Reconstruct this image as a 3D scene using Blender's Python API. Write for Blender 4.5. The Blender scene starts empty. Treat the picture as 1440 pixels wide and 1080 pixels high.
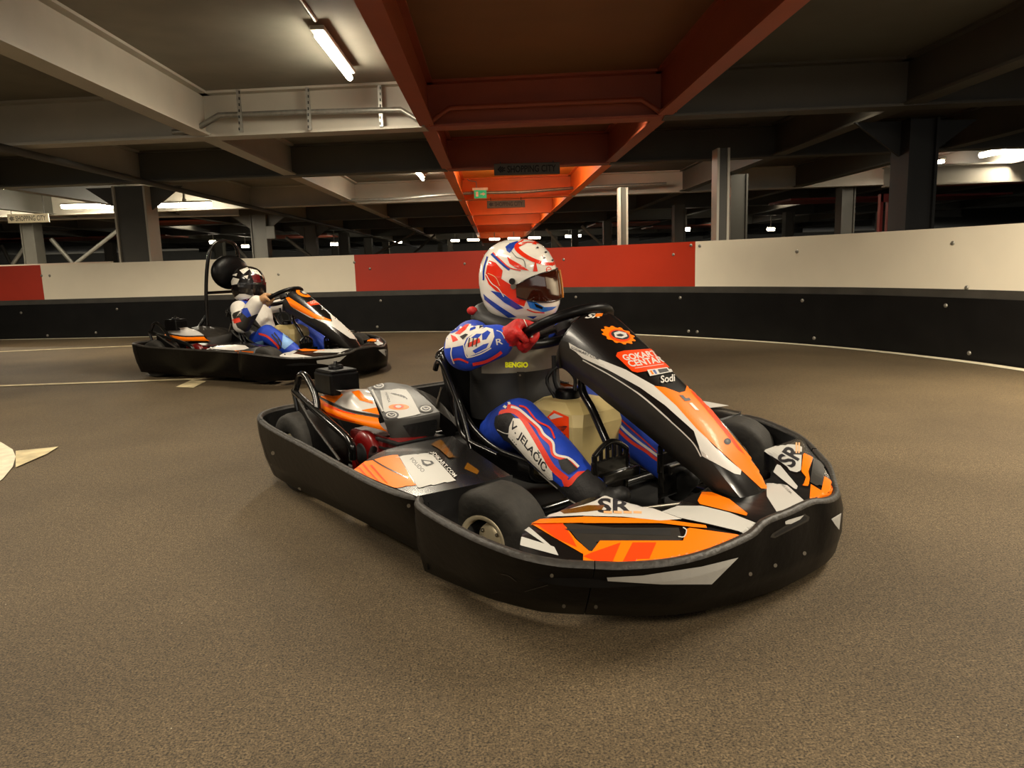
import bpy, bmesh, math, random
from mathutils import Vector, Matrix, geometry
from mathutils.bvhtree import BVHTree
random.seed(7)
V = Vector
C = bpy.context.scene.collection
sc = bpy.context.scene

# ------------------------------------------------------------------ camera
FPX, CAMH = 1040.0, .775
VPX, VPY, ROLL = 692.0, 372.0, .030
_d1 = V(((VPX-720)/FPX, (VPY-540)/FPX, 1))
_p2 = V(((VPX+1000-720)/FPX, (VPY-1000*ROLL-540)/FPX, 1))
_up = _d1.cross(_p2).normalized()
if _up.y > 0: _up = -_up
_Y = _d1.normalized()
_X = _Y.cross(_up).normalized()
if _X.x < 0: _X = -_X
def c2w(v): return V((_X.dot(v), _Y.dot(v), _up.dot(v)))
cam = bpy.data.cameras.new('camera'); co = bpy.data.objects.new('camera', cam); C.objects.link(co)
r_, u_, b_ = c2w(V((1,0,0))), c2w(V((0,-1,0))), c2w(V((0,0,-1)))
M = Matrix.Identity(4)
for i in range(3): M[i][0], M[i][1], M[i][2] = r_[i], u_[i], b_[i]
M[2][3] = CAMH
co.matrix_world = M
cam.sensor_width = 36; cam.lens = 36*FPX/1440; cam.clip_start = .05; cam.clip_end = 200
sc.camera = co
def wray(px, py): return c2w(V(((px-720)/FPX, (py-540)/FPX, 1)))
def at(px, py, ax, v):
    d = wray(px, py); o = V((0,0,CAMH)); i = 'xyz'.index(ax)
    return o + d*((v-o[i])/d[i])

class Pose:
    """a kart's place on the floor; measures points of the photographed kart in the kart's own frame"""
    def __init__(s, x, y, deg): s.x, s.y, s.a = x, y, math.radians(deg)
    def vec(s, d): return V((d.x*math.cos(s.a)+d.y*math.sin(s.a), -d.x*math.sin(s.a)+d.y*math.cos(s.a), d.z))
    def o(s): return s.vec(V((-s.x, -s.y, CAMH)))
    def ray(s, px, py): return s.o(), s.vec(wray(px, py)).normalized()
    def loc(s, px, py, ax, v):
        o, d = s.ray(px, py); i = 'xyz'.index(ax); return o + d*((v-o[i])/d[i])
K1 = Pose(.069, 2.43, -51.0)
K2 = Pose(-1.815, 5.872, -27.0)

# ------------------------------------------------------------------ materials
MATS = {}
def srgb(c): return tuple(((x/255)/12.92 if x/255 <= .04045 else ((x/255+.055)/1.055)**2.4) for x in c)
def mat(name, c, rough=.5, metal=0, coat=0, var=.0, scale=40, bump=0, emit=0, spec=.5, bscale=None):
    m = bpy.data.materials.new(name); m.use_nodes = True; nt = m.node_tree; b = nt.nodes['Principled BSDF']
    col = srgb(c)+(1,)
    b.inputs['Base Color'].default_value = col; b.inputs['Roughness'].default_value = rough
    b.inputs['Metallic'].default_value = metal; b.inputs['Coat Weight'].default_value = coat
    b.inputs['Coat Roughness'].default_value = .06; b.inputs['Specular IOR Level'].default_value = spec
    if emit:
        b.inputs['Emission Color'].default_value = col; b.inputs['Emission Strength'].default_value = emit
    if var or bump:
        tc = nt.nodes.new('ShaderNodeTexCoord'); n = nt.nodes.new('ShaderNodeTexNoise')
        n.inputs['Scale'].default_value = scale; n.inputs['Detail'].default_value = 5
        nt.links.new(tc.outputs['Object'], n.inputs['Vector'])
        if var:
            r = nt.nodes.new('ShaderNodeValToRGB')
            r.color_ramp.elements[0].position = .3; r.color_ramp.elements[1].position = .7
            r.color_ramp.elements[0].color = tuple(x*(1-var) for x in col[:3])+(1,)
            r.color_ramp.elements[1].color = tuple(min(1, x*(1+var)) for x in col[:3])+(1,)
            nt.links.new(n.outputs['Fac'], r.inputs['Fac']); nt.links.new(r.outputs['Color'], b.inputs['Base Color'])
        if bump:
            n2 = n
            if bscale:
                n2 = nt.nodes.new('ShaderNodeTexNoise'); n2.inputs['Scale'].default_value = bscale; n2.inputs['Detail'].default_value = 4
                nt.links.new(tc.outputs['Object'], n2.inputs['Vector'])
            bp = nt.nodes.new('ShaderNodeBump'); bp.inputs['Strength'].default_value = bump; bp.inputs['Distance'].default_value = .01
            nt.links.new(n2.outputs['Fac'], bp.inputs['Height']); nt.links.new(bp.outputs['Normal'], b.inputs['Normal'])
    MATS[name] = m; return m
mat('orange', (250,120,4), .4, coat=.06, spec=.18)
mat('red_orange', (240,66,14), .4, coat=.06, spec=.18)
mat('white', (208,204,197), .34, coat=.2)
mat('pod_white', (188,186,180), .45, spec=.3)
mat('gloss_black', (17,14,13), .25, coat=.3)
mat('plastic', (8,7,7), .38, var=.35, scale=30, bump=.12, spec=.18)
mat('plastic_grey', (44,41,37), .42, var=.12, scale=25, spec=.35)
mat('scuff', (44,40,35), .5, var=.45, scale=60, bump=.3)
mat('dark', (10,9,9), .6)
mat('black_gloss_tube', (16,15,14), .22, coat=.4)
mat('tyre', (38,35,30), .75, var=.25, scale=50, bump=.25)
mat('alu', (214,200,168), .42, metal=.4, var=.08, scale=30)
mat('steel', (150,144,132), .35, metal=1)
mat('bolt', (150,146,136), .35, metal=.7)
mat('engine_red', (112,10,9), .35, coat=.3, var=.2)
mat('tank', (196,176,120), .38, var=.08, scale=14)
mat('bronze_tone', (120,76,14), .2, coat=.6)
mat('suit_blue', (22,62,178), .6, var=.18, scale=18, bump=.6, bscale=16)
mat('suit_light', (128,170,220), .6, var=.12, scale=18)
mat('suit_white', (222,216,206), .6, var=.05, bump=.2)
mat('suit_black', (24,22,23), .65, var=.2, bump=.3)
mat('suit_red', (222,52,28), .55, var=.1)
mat('glove_red', (188,24,18), .6, var=.2, scale=30, bump=.5, bscale=60)
mat('glove_tan', (176,134,92), .6)
mat('skin', (190,140,110), .5)
mat('helmet_white', (232,226,214), .22, coat=.8)
mat('helmet_red', (226,50,26), .22, coat=.8)
mat('helmet_blue', (36,66,158), .22, coat=.8)
mat('helmet_light', (40,120,214), .22, coat=.8)
mat('helmet_maroon', (92,16,20), .25, coat=.7)
mat('helmet_black', (22,18,18), .22, coat=.8)
mat('visor', (54,20,10), .06, coat=1, spec=.9)
mat('visor_amber', (190,120,50), .12, coat=1)
mat('yellow_glow', (240,235,30), .5, emit=.25)  # lettering glows a little to offset the shade under the arm
mat('vest_grey', (132,126,112), .45, var=.2, scale=12)
mat('vest_black', (20,19,18), .55, var=.2)
mat('ink', (34,32,36), .45)
mat('ink_blue', (50,84,150), .45)
mat('pale_orange', (224,170,120), .45)
# setting
mat('panel_white', (230,220,198), .38, var=.03, scale=3)
mat('panel_red', (172,48,24), .35, var=.05, scale=3)
mat('belt_black', (15,14,13), .45, var=.35, scale=5, bump=.06, spec=.2)
mat('belt_grey', (60,57,51), .5, var=.25, scale=7)
mat('line_paint', (214,204,178), .6, var=.15, scale=20)
mat('line_worn', (196,180,140), .7, var=.3, scale=12)
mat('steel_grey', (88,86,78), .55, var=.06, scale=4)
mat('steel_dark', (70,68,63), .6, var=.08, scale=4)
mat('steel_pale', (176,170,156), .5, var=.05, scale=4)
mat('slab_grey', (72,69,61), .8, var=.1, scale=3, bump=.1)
mat('slab_lit', (124,119,106), .8, var=.1, scale=3, bump=.1)  # left slab: lamp glow mixed into the grey
mat('slab_orange_dim', (120,80,46), .6, var=.06, scale=3)  # near bay's dimness put into the orange paint
mat('slab_orange_lit', (255,158,52), .6, var=.04, scale=3)  # same orange paint with the far bay's light put in
mat('beam_orange_lit', (244,122,44), .5, var=.05, scale=4)  # beam orange with the far bay's light put in
mat('steel_shade', (66,62,54), .6, var=.08, scale=4)  # beams of the dim right-hand bays, shade mixed into the steel colour
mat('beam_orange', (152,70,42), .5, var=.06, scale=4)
mat('beam_red', (130,26,16), .5)
mat('galv', (150,148,140), .4, metal=.6, var=.15, scale=30)
mat('sign_pale', (200,190,160), .5)
mat('sign_dark', (84,80,70), .5)
mat('exit_green', (20,150,95), .5, emit=.6)
mat('lamp_case', (150,146,134), .5)
mat('yellow_paint', (206,170,40), .5)
def emis(name, c, s):
    m = bpy.data.materials.new(name); m.use_nodes = True; nt = m.node_tree; nt.nodes.clear()
    e = nt.nodes.new('ShaderNodeEmission'); e.inputs[0].default_value = tuple(c)+(1,); e.inputs[1].default_value = s
    o = nt.nodes.new('ShaderNodeOutputMaterial'); nt.links.new(e.outputs[0], o.inputs[0]); MATS[name] = m
WARM = (1, .88, .69)
emis('tube_on', (1, .90, .70), 60)
emis('tube_far', (1, .88, .66), 25)
def asphalt():
    m = bpy.data.materials.new('asphalt'); m.use_nodes = True; nt = m.node_tree; b = nt.nodes['Principled BSDF']; L = nt.links.new
    tc = nt.nodes.new('ShaderNodeTexCoord')
    def noise(s, d=4, r=.6):
        n = nt.nodes.new('ShaderNodeTexNoise'); n.inputs['Scale'].default_value = s; n.inputs['Detail'].default_value = d; n.inputs['Roughness'].default_value = r
        L(tc.outputs['Object'], n.inputs['Vector']); return n
    def ramp(src, p0, c0, p1, c1):
        r = nt.nodes.new('ShaderNodeValToRGB'); e = r.color_ramp.elements
        e[0].position, e[1].position = p0, p1; e[0].color = c0+(1,); e[1].color = c1+(1,); L(src, r.inputs['Fac']); return r
    def mix(a, bb, f, mode='MIX'):
        x = nt.nodes.new('ShaderNodeMix'); x.data_type = 'RGBA'; x.blend_type = mode
        if isinstance(f, float): x.inputs[0].default_value = f
        else: L(f, x.inputs[0])
        L(a, x.inputs[6]); L(bb, x.inputs[7]); return x.outputs[2]
    fine = noise(230, 3, .7); mid = noise(60, 5, .7); big = noise(1.1, 4, .55)
    base = ramp(fine.outputs['Fac'], .33, srgb((20,17,12)), .68, srgb((132,113,84)))
    m2 = ramp(mid.outputs['Fac'], .3, (.62,.62,.62), .7, (1.25,1.25,1.25))
    b3 = ramp(big.outputs['Fac'], .3, (.66,.65,.64), .7, (1.12,1.12,1.12))
    c = mix(base.outputs[0], m2.outputs[0], 1.0, 'MULTIPLY'); c = mix(c, b3.outputs[0], 1.0, 'MULTIPLY')
    vo = nt.nodes.new('ShaderNodeTexVoronoi'); vo.inputs['Scale'].default_value = 34; L(tc.outputs['Object'], vo.inputs['Vector'])
    sp = ramp(vo.outputs['Distance'], .035, (1,1,1), .06, (0,0,0))
    w = nt.nodes.new('ShaderNodeRGB'); w.outputs[0].default_value = srgb((196,184,156))+(1,)
    n5 = noise(9, 2); k = ramp(n5.outputs['Fac'], .56, (0,0,0), .66, (1,1,1))
    f = nt.nodes.new('ShaderNodeMath'); f.operation = 'MULTIPLY'; L(sp.outputs[0], f.inputs[0]); L(k.outputs[0], f.inputs[1])
    c = mix(c, w.outputs[0], f.outputs[0])
    L(c, b.inputs['Base Color']); b.inputs['Roughness'].default_value = .72; b.inputs['Specular IOR Level'].default_value = .35
    bp = nt.nodes.new('ShaderNodeBump'); bp.inputs['Strength'].default_value = .55; bp.inputs['Distance'].default_value = .004
    L(fine.outputs['Fac'], bp.inputs['Height']); L(bp.outputs['Normal'], b.inputs['Normal']); MATS['asphalt'] = m
asphalt()

# ------------------------------------------------------------------ mesh helpers
def cr(pts, n):
    """Catmull-Rom resample of a point list to n points"""
    P = [V(p) for p in pts]; P = [2*P[0]-P[1]] + P + [2*P[-1]-P[-2]]; m = len(P)-3; out = []
    for k in range(n):
        t = k/(n-1)*m; i = min(int(t), m-1); u = t-i; a, b, c, d = P[i:i+4]
        out.append(.5*((2*b)+(c-a)*u+(2*a-5*b+4*c-d)*u*u+(-a+3*b-3*c+d)*u**3))
    return out
def mir(pts): return [V((p[0], -p[1], p[2])) for p in pts]
class P:
    def __init__(s): s.v = []; s.f = []; s.m = []; s.sm = []; s.bvh = None; s.bb = []
    def add(s, vs, fs, m, smooth=True):
        o = len(s.v); s.v += [V(x) for x in vs]
        for f in fs: s.f.append([i+o for i in f]); s.m.append(m); s.sm.append(smooth)
        return s
    def grid(s, rows, m, cu=False, cv=False, smooth=True, mf=None):
        R, N = len(rows), len(rows[0]); o = len(s.v)
        for r in rows: s.v += [V(p) for p in r]
        for i in range(R if cv else R-1):
            for j in range(N if cu else N-1):
                a, b = i*N+j, i*N+(j+1) % N; c, d = ((i+1) % R)*N+(j+1) % N, ((i+1) % R)*N+j
                s.f.append([o+a, o+b, o+c, o+d]); s.m.append(mf(i, j) if mf else m); s.sm.append(smooth)
        return s
    def ngon(s, pts, m, smooth=False): return s.add(pts, [list(range(len(pts)))], m, smooth)
    def box(s, c, d, m, rot=None, bev=0):
        bm = bmesh.new(); bmesh.ops.create_cube(bm, size=1)
        for v in bm.verts: v.co = V((v.co.x*d[0], v.co.y*d[1], v.co.z*d[2]))
        if bev: bmesh.ops.bevel(bm, geom=bm.edges[:], offset=bev, segments=2, affect='EDGES', profile=.5)
        for v in bm.verts: v.co = (rot @ v.co if rot else v.co) + V(c)
        s.bm(bm, m, False); return s
    def bm(s, bm, m, smooth=True):
        bm.verts.index_update(); s.add([v.co.copy() for v in bm.verts], [[v.index for v in f.verts] for f in bm.faces], m, smooth); bm.free()
    def tube(s, pts, r, m, n=10, res=None, closed=False, caps=True):
        pts = [V(p) for p in pts]
        if res: pts = cr(pts, res)
        k = len(pts); rs = r if isinstance(r, (list, tuple)) else [r]*k
        rows = []; ref = None
        for i in range(k):
            a = pts[(i-1) % k] if closed or i > 0 else pts[i]; b = pts[(i+1) % k] if closed or i < k-1 else pts[i]
            t = (b-a).normalized()
            if ref is None: ref = t.orthogonal().normalized()
            ref = (ref - t*ref.dot(t))
            ref = ref.normalized() if ref.length > 1e-6 else t.orthogonal().normalized()
            q = t.cross(ref)
            rows.append([pts[i]+(ref*math.cos(2*math.pi*j/n)+q*math.sin(2*math.pi*j/n))*rs[i] for j in range(n)])
        s.grid(rows, m, cu=True, cv=closed)
        if caps and not closed:
            s.ngon(rows[0][::-1], m); s.ngon(rows[-1], m)
        return s
    def lathe(s, prof, m, c=(0,0,0), ax='y', n=32, mf=None, rot=None):
        rows = []
        for r, h in prof:
            row = []
            for j in range(n):
                a = 2*math.pi*j/n; x, y = r*math.cos(a), r*math.sin(a)
                p = V((x, h, y)) if ax == 'y' else (V((x, y, h)) if ax == 'z' else V((h, x, y)))
                row.append((rot @ p if rot else p)+V(c))
            rows.append(row)
        return s.grid(rows, m, cu=True, mf=mf)
    def ball(s, c, r, m, n=10):
        prof = [(max(1e-4, math.sin(math.pi*i/n)), -math.cos(math.pi*i/n)) for i in range(n+1)]
        rr = r if isinstance(r, (tuple, list)) else (r,)*3
        rows = [[V(c)+V((a*math.cos(2*math.pi*j/16)*rr[0], a*math.sin(2*math.pi*j/16)*rr[1], h*rr[2])) for j in range(16)] for a, h in prof]
        return s.grid(rows, m, cu=True)
    def prism(s, pts, d, m, smooth=False):
        """closed outline extruded by vector d"""
        n = len(pts); a = [V(p) for p in pts]; b = [p+V(d) for p in a]
        s.add(a+b, [list(range(n))[::-1], list(range(n, 2*n))]+[[i, (i+1) % n, n+(i+1) % n, n+i] for i in range(n)], m, smooth); return s
    # ---- graphics laid on the surface
    def lift(s, pts):
        x0, x1, y0, y1 = min(p[0] for p in pts), max(p[0] for p in pts), min(p[1] for p in pts), max(p[1] for p in pts)
        l = 1+max([b[4] for b in s.bb if b[0] < x1 and b[1] > x0 and b[2] < y1 and b[3] > y0], default=0)
        s.bb.append((x0, x1, y0, y1, l)); return .0006+.0003*l
    def _surf(s):
        if s.bvh is None: s.bvh = BVHTree.FromPolygons(s.v, s.f)
        return s.bvh
    def lay(s, pose, verts2, faces, m, off, jump=.12, mirror=False):
        bvh = s._surf(); hits = []
        for p in verts2:
            o, d = pose.ray(p[0], p[1]); h, n, i, t = bvh.ray_cast(o, d); hits.append((h, n, t, o, d))
        ts = sorted(h[2] for h in hits if h[0] is not None)
        if not ts: return s
        med = ts[len(ts)//2]; good = [(verts2[i], h) for i, h in enumerate(hits) if h[0] is not None and abs(h[2]-med) < jump]
        if not good: return s
        out = []
        for p, (h, n, t, o, d) in zip(verts2, hits):
            if h is None or abs(t-med) >= jump:
                g = min(good, key=lambda q: (q[0][0]-p[0])**2+(q[0][1]-p[1])**2)
                h, n, i, dd = bvh.find_nearest(o+d*g[1][2])
            if n.dot(d) > 0: n = -n
            out.append(h+n*off)
        k = len(s.v); s.v += out
        for f in faces:
            a, b, c = [out[i] for i in f[:3]]
            fl = (b-a).cross(c-a).dot(hits[f[0]][4]) > 0
            s.f.append([i+k for i in (f[::-1] if fl else f)]); s.m.append(m); s.sm.append(False)
        if mirror:
            k = len(s.v); s.v += [mirror(p) if callable(mirror) else V((p.x, -p.y, p.z)) for p in out]
            for f in faces:
                a, b, c = [out[i] for i in f[:3]]
                fl = (b-a).cross(c-a).dot(hits[f[0]][4]) > 0
                s.f.append([i+k for i in (f if fl else f[::-1])]); s.m.append(m); s.sm.append(False)
        return s
    def decal(s, pose, pts, m, zoom=None, seg=4.5, off=None, jump=.12, mirror=False):
        if zoom: pts = [(zoom[0]+p[0]/zoom[2], zoom[1]+p[1]/zoom[2]) for p in pts]
        off = off or s.lift(pts)
        bm = bmesh.new(); vs = [bm.verts.new((p[0], p[1], 0)) for p in pts]
        tr = geometry.tessellate_polygon([[V((p[0], p[1], 0)) for p in pts]])
        for t in tr:
            try: bm.faces.new([vs[i] for i in t])
            except ValueError: pass
        for _ in range(6):
            e = [e for e in bm.edges if e.calc_length() > seg]
            if not e: break
            bmesh.ops.subdivide_edges(bm, edges=e, cuts=1, use_grid_fill=False); bmesh.ops.triangulate(bm, faces=bm.faces[:])
        bm.verts.index_update()
        s.lay(pose, [(v.co.x, v.co.y) for v in bm.verts], [[v.index for v in f.verts] for f in bm.faces], m, off, jump, mirror); bm.free(); return s
    def ribbon(s, pose, pts, w, m, zoom=None, **k):
        if zoom: pts = [(zoom[0]+p[0]/zoom[2], zoom[1]+p[1]/zoom[2]) for p in pts]
        q = cr([(p[0], p[1], 0) for p in pts], max(6, 5*len(pts))); L, R = [], []
        for i, p in enumerate(q):
            t = (q[min(i+1, len(q)-1)]-q[max(i-1, 0)]).normalized(); ww = w if not isinstance(w, tuple) else w[0]+(w[1]-w[0])*i/(len(q)-1)
            n = V((-t.y, t.x, 0))*ww/2; L.append(p+n); R.append(p-n)
        n = len(q)
        vs = [(p.x, p.y) for p in L]+[(p.x, p.y) for p in R]
        s.lay(pose, vs, [[i, i+1, n+i+1, n+i] for i in range(n-1)], m, s.lift(vs), **k); return s
    def ell(s, pose, c, rx, ry, m, rot=0, zoom=None, n=20, **k):
        a = math.radians(rot)
        pts = [(rx*math.cos(2*math.pi*i/n), ry*math.sin(2*math.pi*i/n)) for i in range(n)]
        if zoom: c = (zoom[0]+c[0]/zoom[2], zoom[1]+c[1]/zoom[2]); pts = [(x/zoom[2], y/zoom[2]) for x, y in pts]
        return s.decal(pose, [(c[0]+x*math.cos(a)-y*math.sin(a), c[1]+x*math.sin(a)+y*math.cos(a)) for x, y in pts], m, **k)
    def text(s, pose, txt, TL, TR, BL, m, bold=.012, zoom=None, shear=0, off=None, seg=4, jump=.12):
        if zoom: TL, TR, BL = [(zoom[0]+p[0]/zoom[2], zoom[1]+p[1]/zoom[2]) for p in (TL, TR, BL)]
        vs, fs = glyphs(txt, bold, shear)
        TL, TR, BL = V(TL), V(TR), V(BL)
        bm = bmesh.new(); bv = [bm.verts.new((BL+(TR-TL)*u+(TL-BL)*v).to_3d()) for u, v in vs]
        for f in fs:
            try: bm.faces.new([bv[i] for i in f])
            except ValueError: pass
        bmesh.ops.triangulate(bm, faces=bm.faces[:])
        for _ in range(5):
            e = [e for e in bm.edges if e.calc_length() > seg]
            if not e: break
            bmesh.ops.subdivide_edges(bm, edges=e, cuts=1); bmesh.ops.triangulate(bm, faces=bm.faces[:])
        bm.verts.index_update(); vs = [(v.co.x, v.co.y) for v in bm.verts]; fs = [[v.index for v in f.verts] for f in bm.faces]; bm.free()
        s.lay(pose, vs, fs, m, off or s.lift([TL, TR, BL, TR+BL-TL]), jump); return s
    def build(s, name, parent=None, loc=None, rot=None, label=None, bevel=0, solid=0):
        me = bpy.data.meshes.new(name); me.from_pydata([tuple(v) for v in s.v], [], s.f)
        names = []
        for x in s.m:
            if x not in names: names.append(x)
        for x in names: me.materials.append(MATS[x])
        me.polygons.foreach_set('material_index', [names.index(x) for x in s.m]); me.polygons.foreach_set('use_smooth', s.sm)
        me.update()
        o = bpy.data.objects.new(name, me); C.objects.link(o)
        if parent: o.parent = parent
        if loc: o.location = loc
        if rot: o.rotation_euler = rot
        if label: o['label'] = label
        if bevel:
            b = o.modifiers.new('b', 'BEVEL'); b.width = bevel; b.segments = 2; b.limit_method = 'ANGLE'
        return o
_gl = {}
def glyphs(txt, bold=.012, shear=0):
    k = (txt, bold, shear)
    if k in _gl: return _gl[k]
    cu = bpy.data.curves.new('t', 'FONT'); cu.body = txt; cu.offset = bold; cu.resolution_u = 3; cu.shear = shear
    ob = bpy.data.objects.new('t', cu); C.objects.link(ob); bpy.context.view_layer.update()
    me = bpy.data.meshes.new_from_object(ob.evaluated_get(bpy.context.evaluated_depsgraph_get()))
    xs = [v.co.x for v in me.vertices]; ys = [v.co.y for v in me.vertices]
    x0, x1, y0, y1 = min(xs), max(xs), min(ys), max(ys)
    vs = [((v.co.x-x0)/(x1-x0), (v.co.y-y0)/(y1-y0)) for v in me.vertices]; fs = [list(p.vertices) for p in me.polygons]
    bpy.data.objects.remove(ob); bpy.data.curves.remove(cu); bpy.data.meshes.remove(me)
    _gl[k] = (vs, fs); return _gl[k]
def flat_text(p, txt, o, ux, uy, m, bold=.012):
    """flat lettering on a flat sign: o lower-left, ux width vector, uy height vector"""
    vs, fs = glyphs(txt, bold); p.add([V(o)+V(ux)*u+V(uy)*v for u, v in vs], fs, m, False)
def empty(name, loc=(0,0,0), rz=0):
    o = bpy.data.objects.new(name, None); o.empty_display_size = .1; C.objects.link(o); o.location = loc; o.rotation_euler = (0,0,rz); return o
def tag(o, label=None, cat=None, group=None, kind=None):
    for k, v in (('label', label), ('category', cat), ('group', group), ('kind', kind)):
        if v: o[k] = v
    return o

# ================================================================== the setting
def struct(name, p, **k):
    o = p.build(name, **k); o['kind'] = 'structure'; return o
def boxp(c, d, m, **k): return P().box(c, d, m, **k)
struct('floor', P().grid([[(x*4-32, y*4-8, 0) for x in range(17)] for y in range(15)], 'asphalt'))
ZB, ZS = 1.92, 2.28
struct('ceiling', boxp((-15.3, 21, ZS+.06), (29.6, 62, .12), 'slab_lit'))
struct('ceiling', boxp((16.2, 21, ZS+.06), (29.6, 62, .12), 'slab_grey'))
struct('ceiling', boxp((.465, -.4, ZS+.06), (1.93, 19.2, .12), 'slab_orange_dim'))
struct('ceiling', boxp((.465, 30.6, ZS+.06), (1.93, 42.8, .12), 'slab_orange_lit'))
struct('wall_back', boxp((0, 50, 1.2), (62, .2, 2.4), 'steel_dark'))
struct('wall_left', boxp((-30, 20, 1.2), (.2, 60, 2.4), 'steel_dark'))
struct('wall_right', boxp((30, 20, 1.2), (.2, 60, 2.4), 'steel_dark'))
def ibeam(a, b, m, fl=.15, zb=ZB, zt=ZS, web=.02, tf=.02):
    """steel I beam under the slab from a to b (x, y)"""
    a, b = V((a[0], a[1], 0)), V((b[0], b[1], 0)); d = b-a; L = d.length; R = Matrix.Rotation(math.atan2(d.y, d.x), 3, 'Z'); c = (a+b)/2
    p = P()
    p.box((c.x, c.y, (zb+zt)/2), (L, web, zt-zb-2*tf), m, rot=R)
    p.box((c.x, c.y, zb+tf/2), (L, fl, tf), m, rot=R); p.box((c.x, c.y, zt-tf/2), (L, fl, tf), m, rot=R)
    return struct('beam', p)
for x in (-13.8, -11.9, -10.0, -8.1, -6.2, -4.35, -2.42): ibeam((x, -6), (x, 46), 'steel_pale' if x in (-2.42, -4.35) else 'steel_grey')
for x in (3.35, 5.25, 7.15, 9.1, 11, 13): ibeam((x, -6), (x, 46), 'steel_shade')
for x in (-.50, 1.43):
    ibeam((x, -6), (x, 9.2), 'beam_orange', fl=.12); ibeam((x, 9.2), (x, 46), 'beam_orange_lit', fl=.12)
def cb(y0, x): return y0-.1*(x+.5)
for k, (y0, zb) in enumerate(((6.48, ZB), (9.25, ZB), (13.5, ZB), (17.6, ZB), (22, ZB), (27, ZB), (33, ZB), (40, ZB))):
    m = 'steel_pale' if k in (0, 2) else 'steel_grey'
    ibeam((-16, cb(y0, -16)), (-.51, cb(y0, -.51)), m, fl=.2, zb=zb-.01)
    ibeam((-.49, cb(y0, -.49)), (1.42, cb(y0, 1.42)), 'beam_orange' if k < 2 else 'beam_orange_lit', fl=.2, zb=zb-.01)
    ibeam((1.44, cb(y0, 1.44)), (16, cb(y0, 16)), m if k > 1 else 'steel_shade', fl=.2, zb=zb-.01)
def column(x, y, w, d, m, top=ZB, gus=False, m2=None):
    p = P(); t = .025
    p.box((x-w/2+t/2, y, top/2), (t, d, top), m2 or m); p.box((x+w/2-t/2, y, top/2), (t, d, top), m2 or m); p.box((x, y-d*.35, top/2), (w-2*t, .02, top), m)
    p.box((x, y, .02), (w+.12, d+.12, .04), m)
    if gus:
        for s in (-1, 1): p.prism([(x+s*w/2, y, top), (x+s*(w/2+.42), y, top), (x+s*w/2, y, top-.30)], (0, .03, 0), m)
    return struct('column', p)
column(-4.68, 10.15, .42, .34, 'steel_dark', gus=True, m2='steel_pale')  # pale flanges beside a dark web: side light put into the steel colours
for i, (x, y, w) in enumerate(((-4.75, 15.7, .32), (-4.75, 20.0, .32), (-4.75, 24.5, .3), (-4.75, 29.2, .3), (-4.75, 34, .3), (-9.1, 15.2, .26), (-9.3, 20, .3), (-9.3, 26, .3), (-13.5, 19, .3), (-13.5, 27, .3), (-6.2, 30, .25))):
    column(x, y, w, .3, 'steel_grey', gus=i < 2)
column(2.49, 8.15, .135, .2, 'steel_dark', m2='steel_pale'); column(2.12, 12.1, .14, .2, 'steel_grey', m2='steel_pale')  # flanges coloured paler than the web for the light on their edges
column(3.50, 10.7, .24, .25, 'steel_grey'); column(4.05, 16.2, .24, .25, 'steel_grey'); column(3.80, 6.75, .26, .3, 'dark', gus=True)
for x, y in ((6.25, 13.2), (7.95, 20), (3.4, 22), (3.0, 27), (2.6, 31), (9.0, 16), (6.0, 24), (11, 21), (1.9, 36), (-1.8, 33), (-2.6, 38), (-.6, 36)): column(x, y, .24, .25, 'steel_grey')
def brace(a, b, y, m='steel_grey', w=.09):
    a, b = at(*a, 'y', y), at(*b, 'y', y+.02); p = P().tube([a, b], w/2, m, n=4); return struct('beam', p)
for a, b, y in (((44,336),(18,372),15.2), ((72,336),(104,372),15.2), ((165,325),(105,372),15.0), ((2,345),(16,372),19), ((325,338),(355,372),18), ((585,326),(520,362),22), ((612,330),(575,362),25), ((402,334),(446,368),17), ((818,318),(850,348),18), ((768,322),(792,350),22), ((948,345),(938,355),15)): brace(a, b, y)
# red lift frame at the right
p = P(); q0, q1 = at(1239, 273, 'y', 7.6), at(1250, 273, 'y', 7.6)
for q in (q0, q1): p.box((q.x, q.y, q.z/2), (.03, .05, q.z), 'beam_red')
p.box(((q0.x+q1.x)/2, q0.y, q0.z-.04), (.1, .05, .08), 'beam_red')
tag(p.build('door_frame'), 'narrow red post frame behind the white barrier beside the dark column', 'frame')
# orange painted ceiling strips far away
for x0, x1, y0, y1, z in ((-16.5, -9.6, 22.5, 24.2, 1.90), (-8.4, -6.4, 17.2, 18.6, 1.93), (-15.5, -13.2, 22, 23.5, 1.9), (-7.6, -5.4, 25, 27, 1.9), (3.2, 5.2, 23, 25, 1.9), (6, 10.5, 15, 16.2, 1.86), (6.6, 12, 11.5, 12, 1.8), (5.6, 8.4, 26, 28, 1.9), (-12.2, -9.1, 14.9, 15.6, 1.98)):
    struct('ceiling', boxp(((x0+x1)/2, (y0+y1)/2, z+.02), (x1-x0, y1-y0, .04), 'beam_orange' if y0 > 16.5 else 'beam_red'))
ibeam((5.5, 10.5), (12, 9.6), 'steel_pale', zb=1.68, zt=1.95); ibeam((-12, 14.6), (-5, 15.2), 'steel_pale', zb=1.88, zt=2.26)

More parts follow.
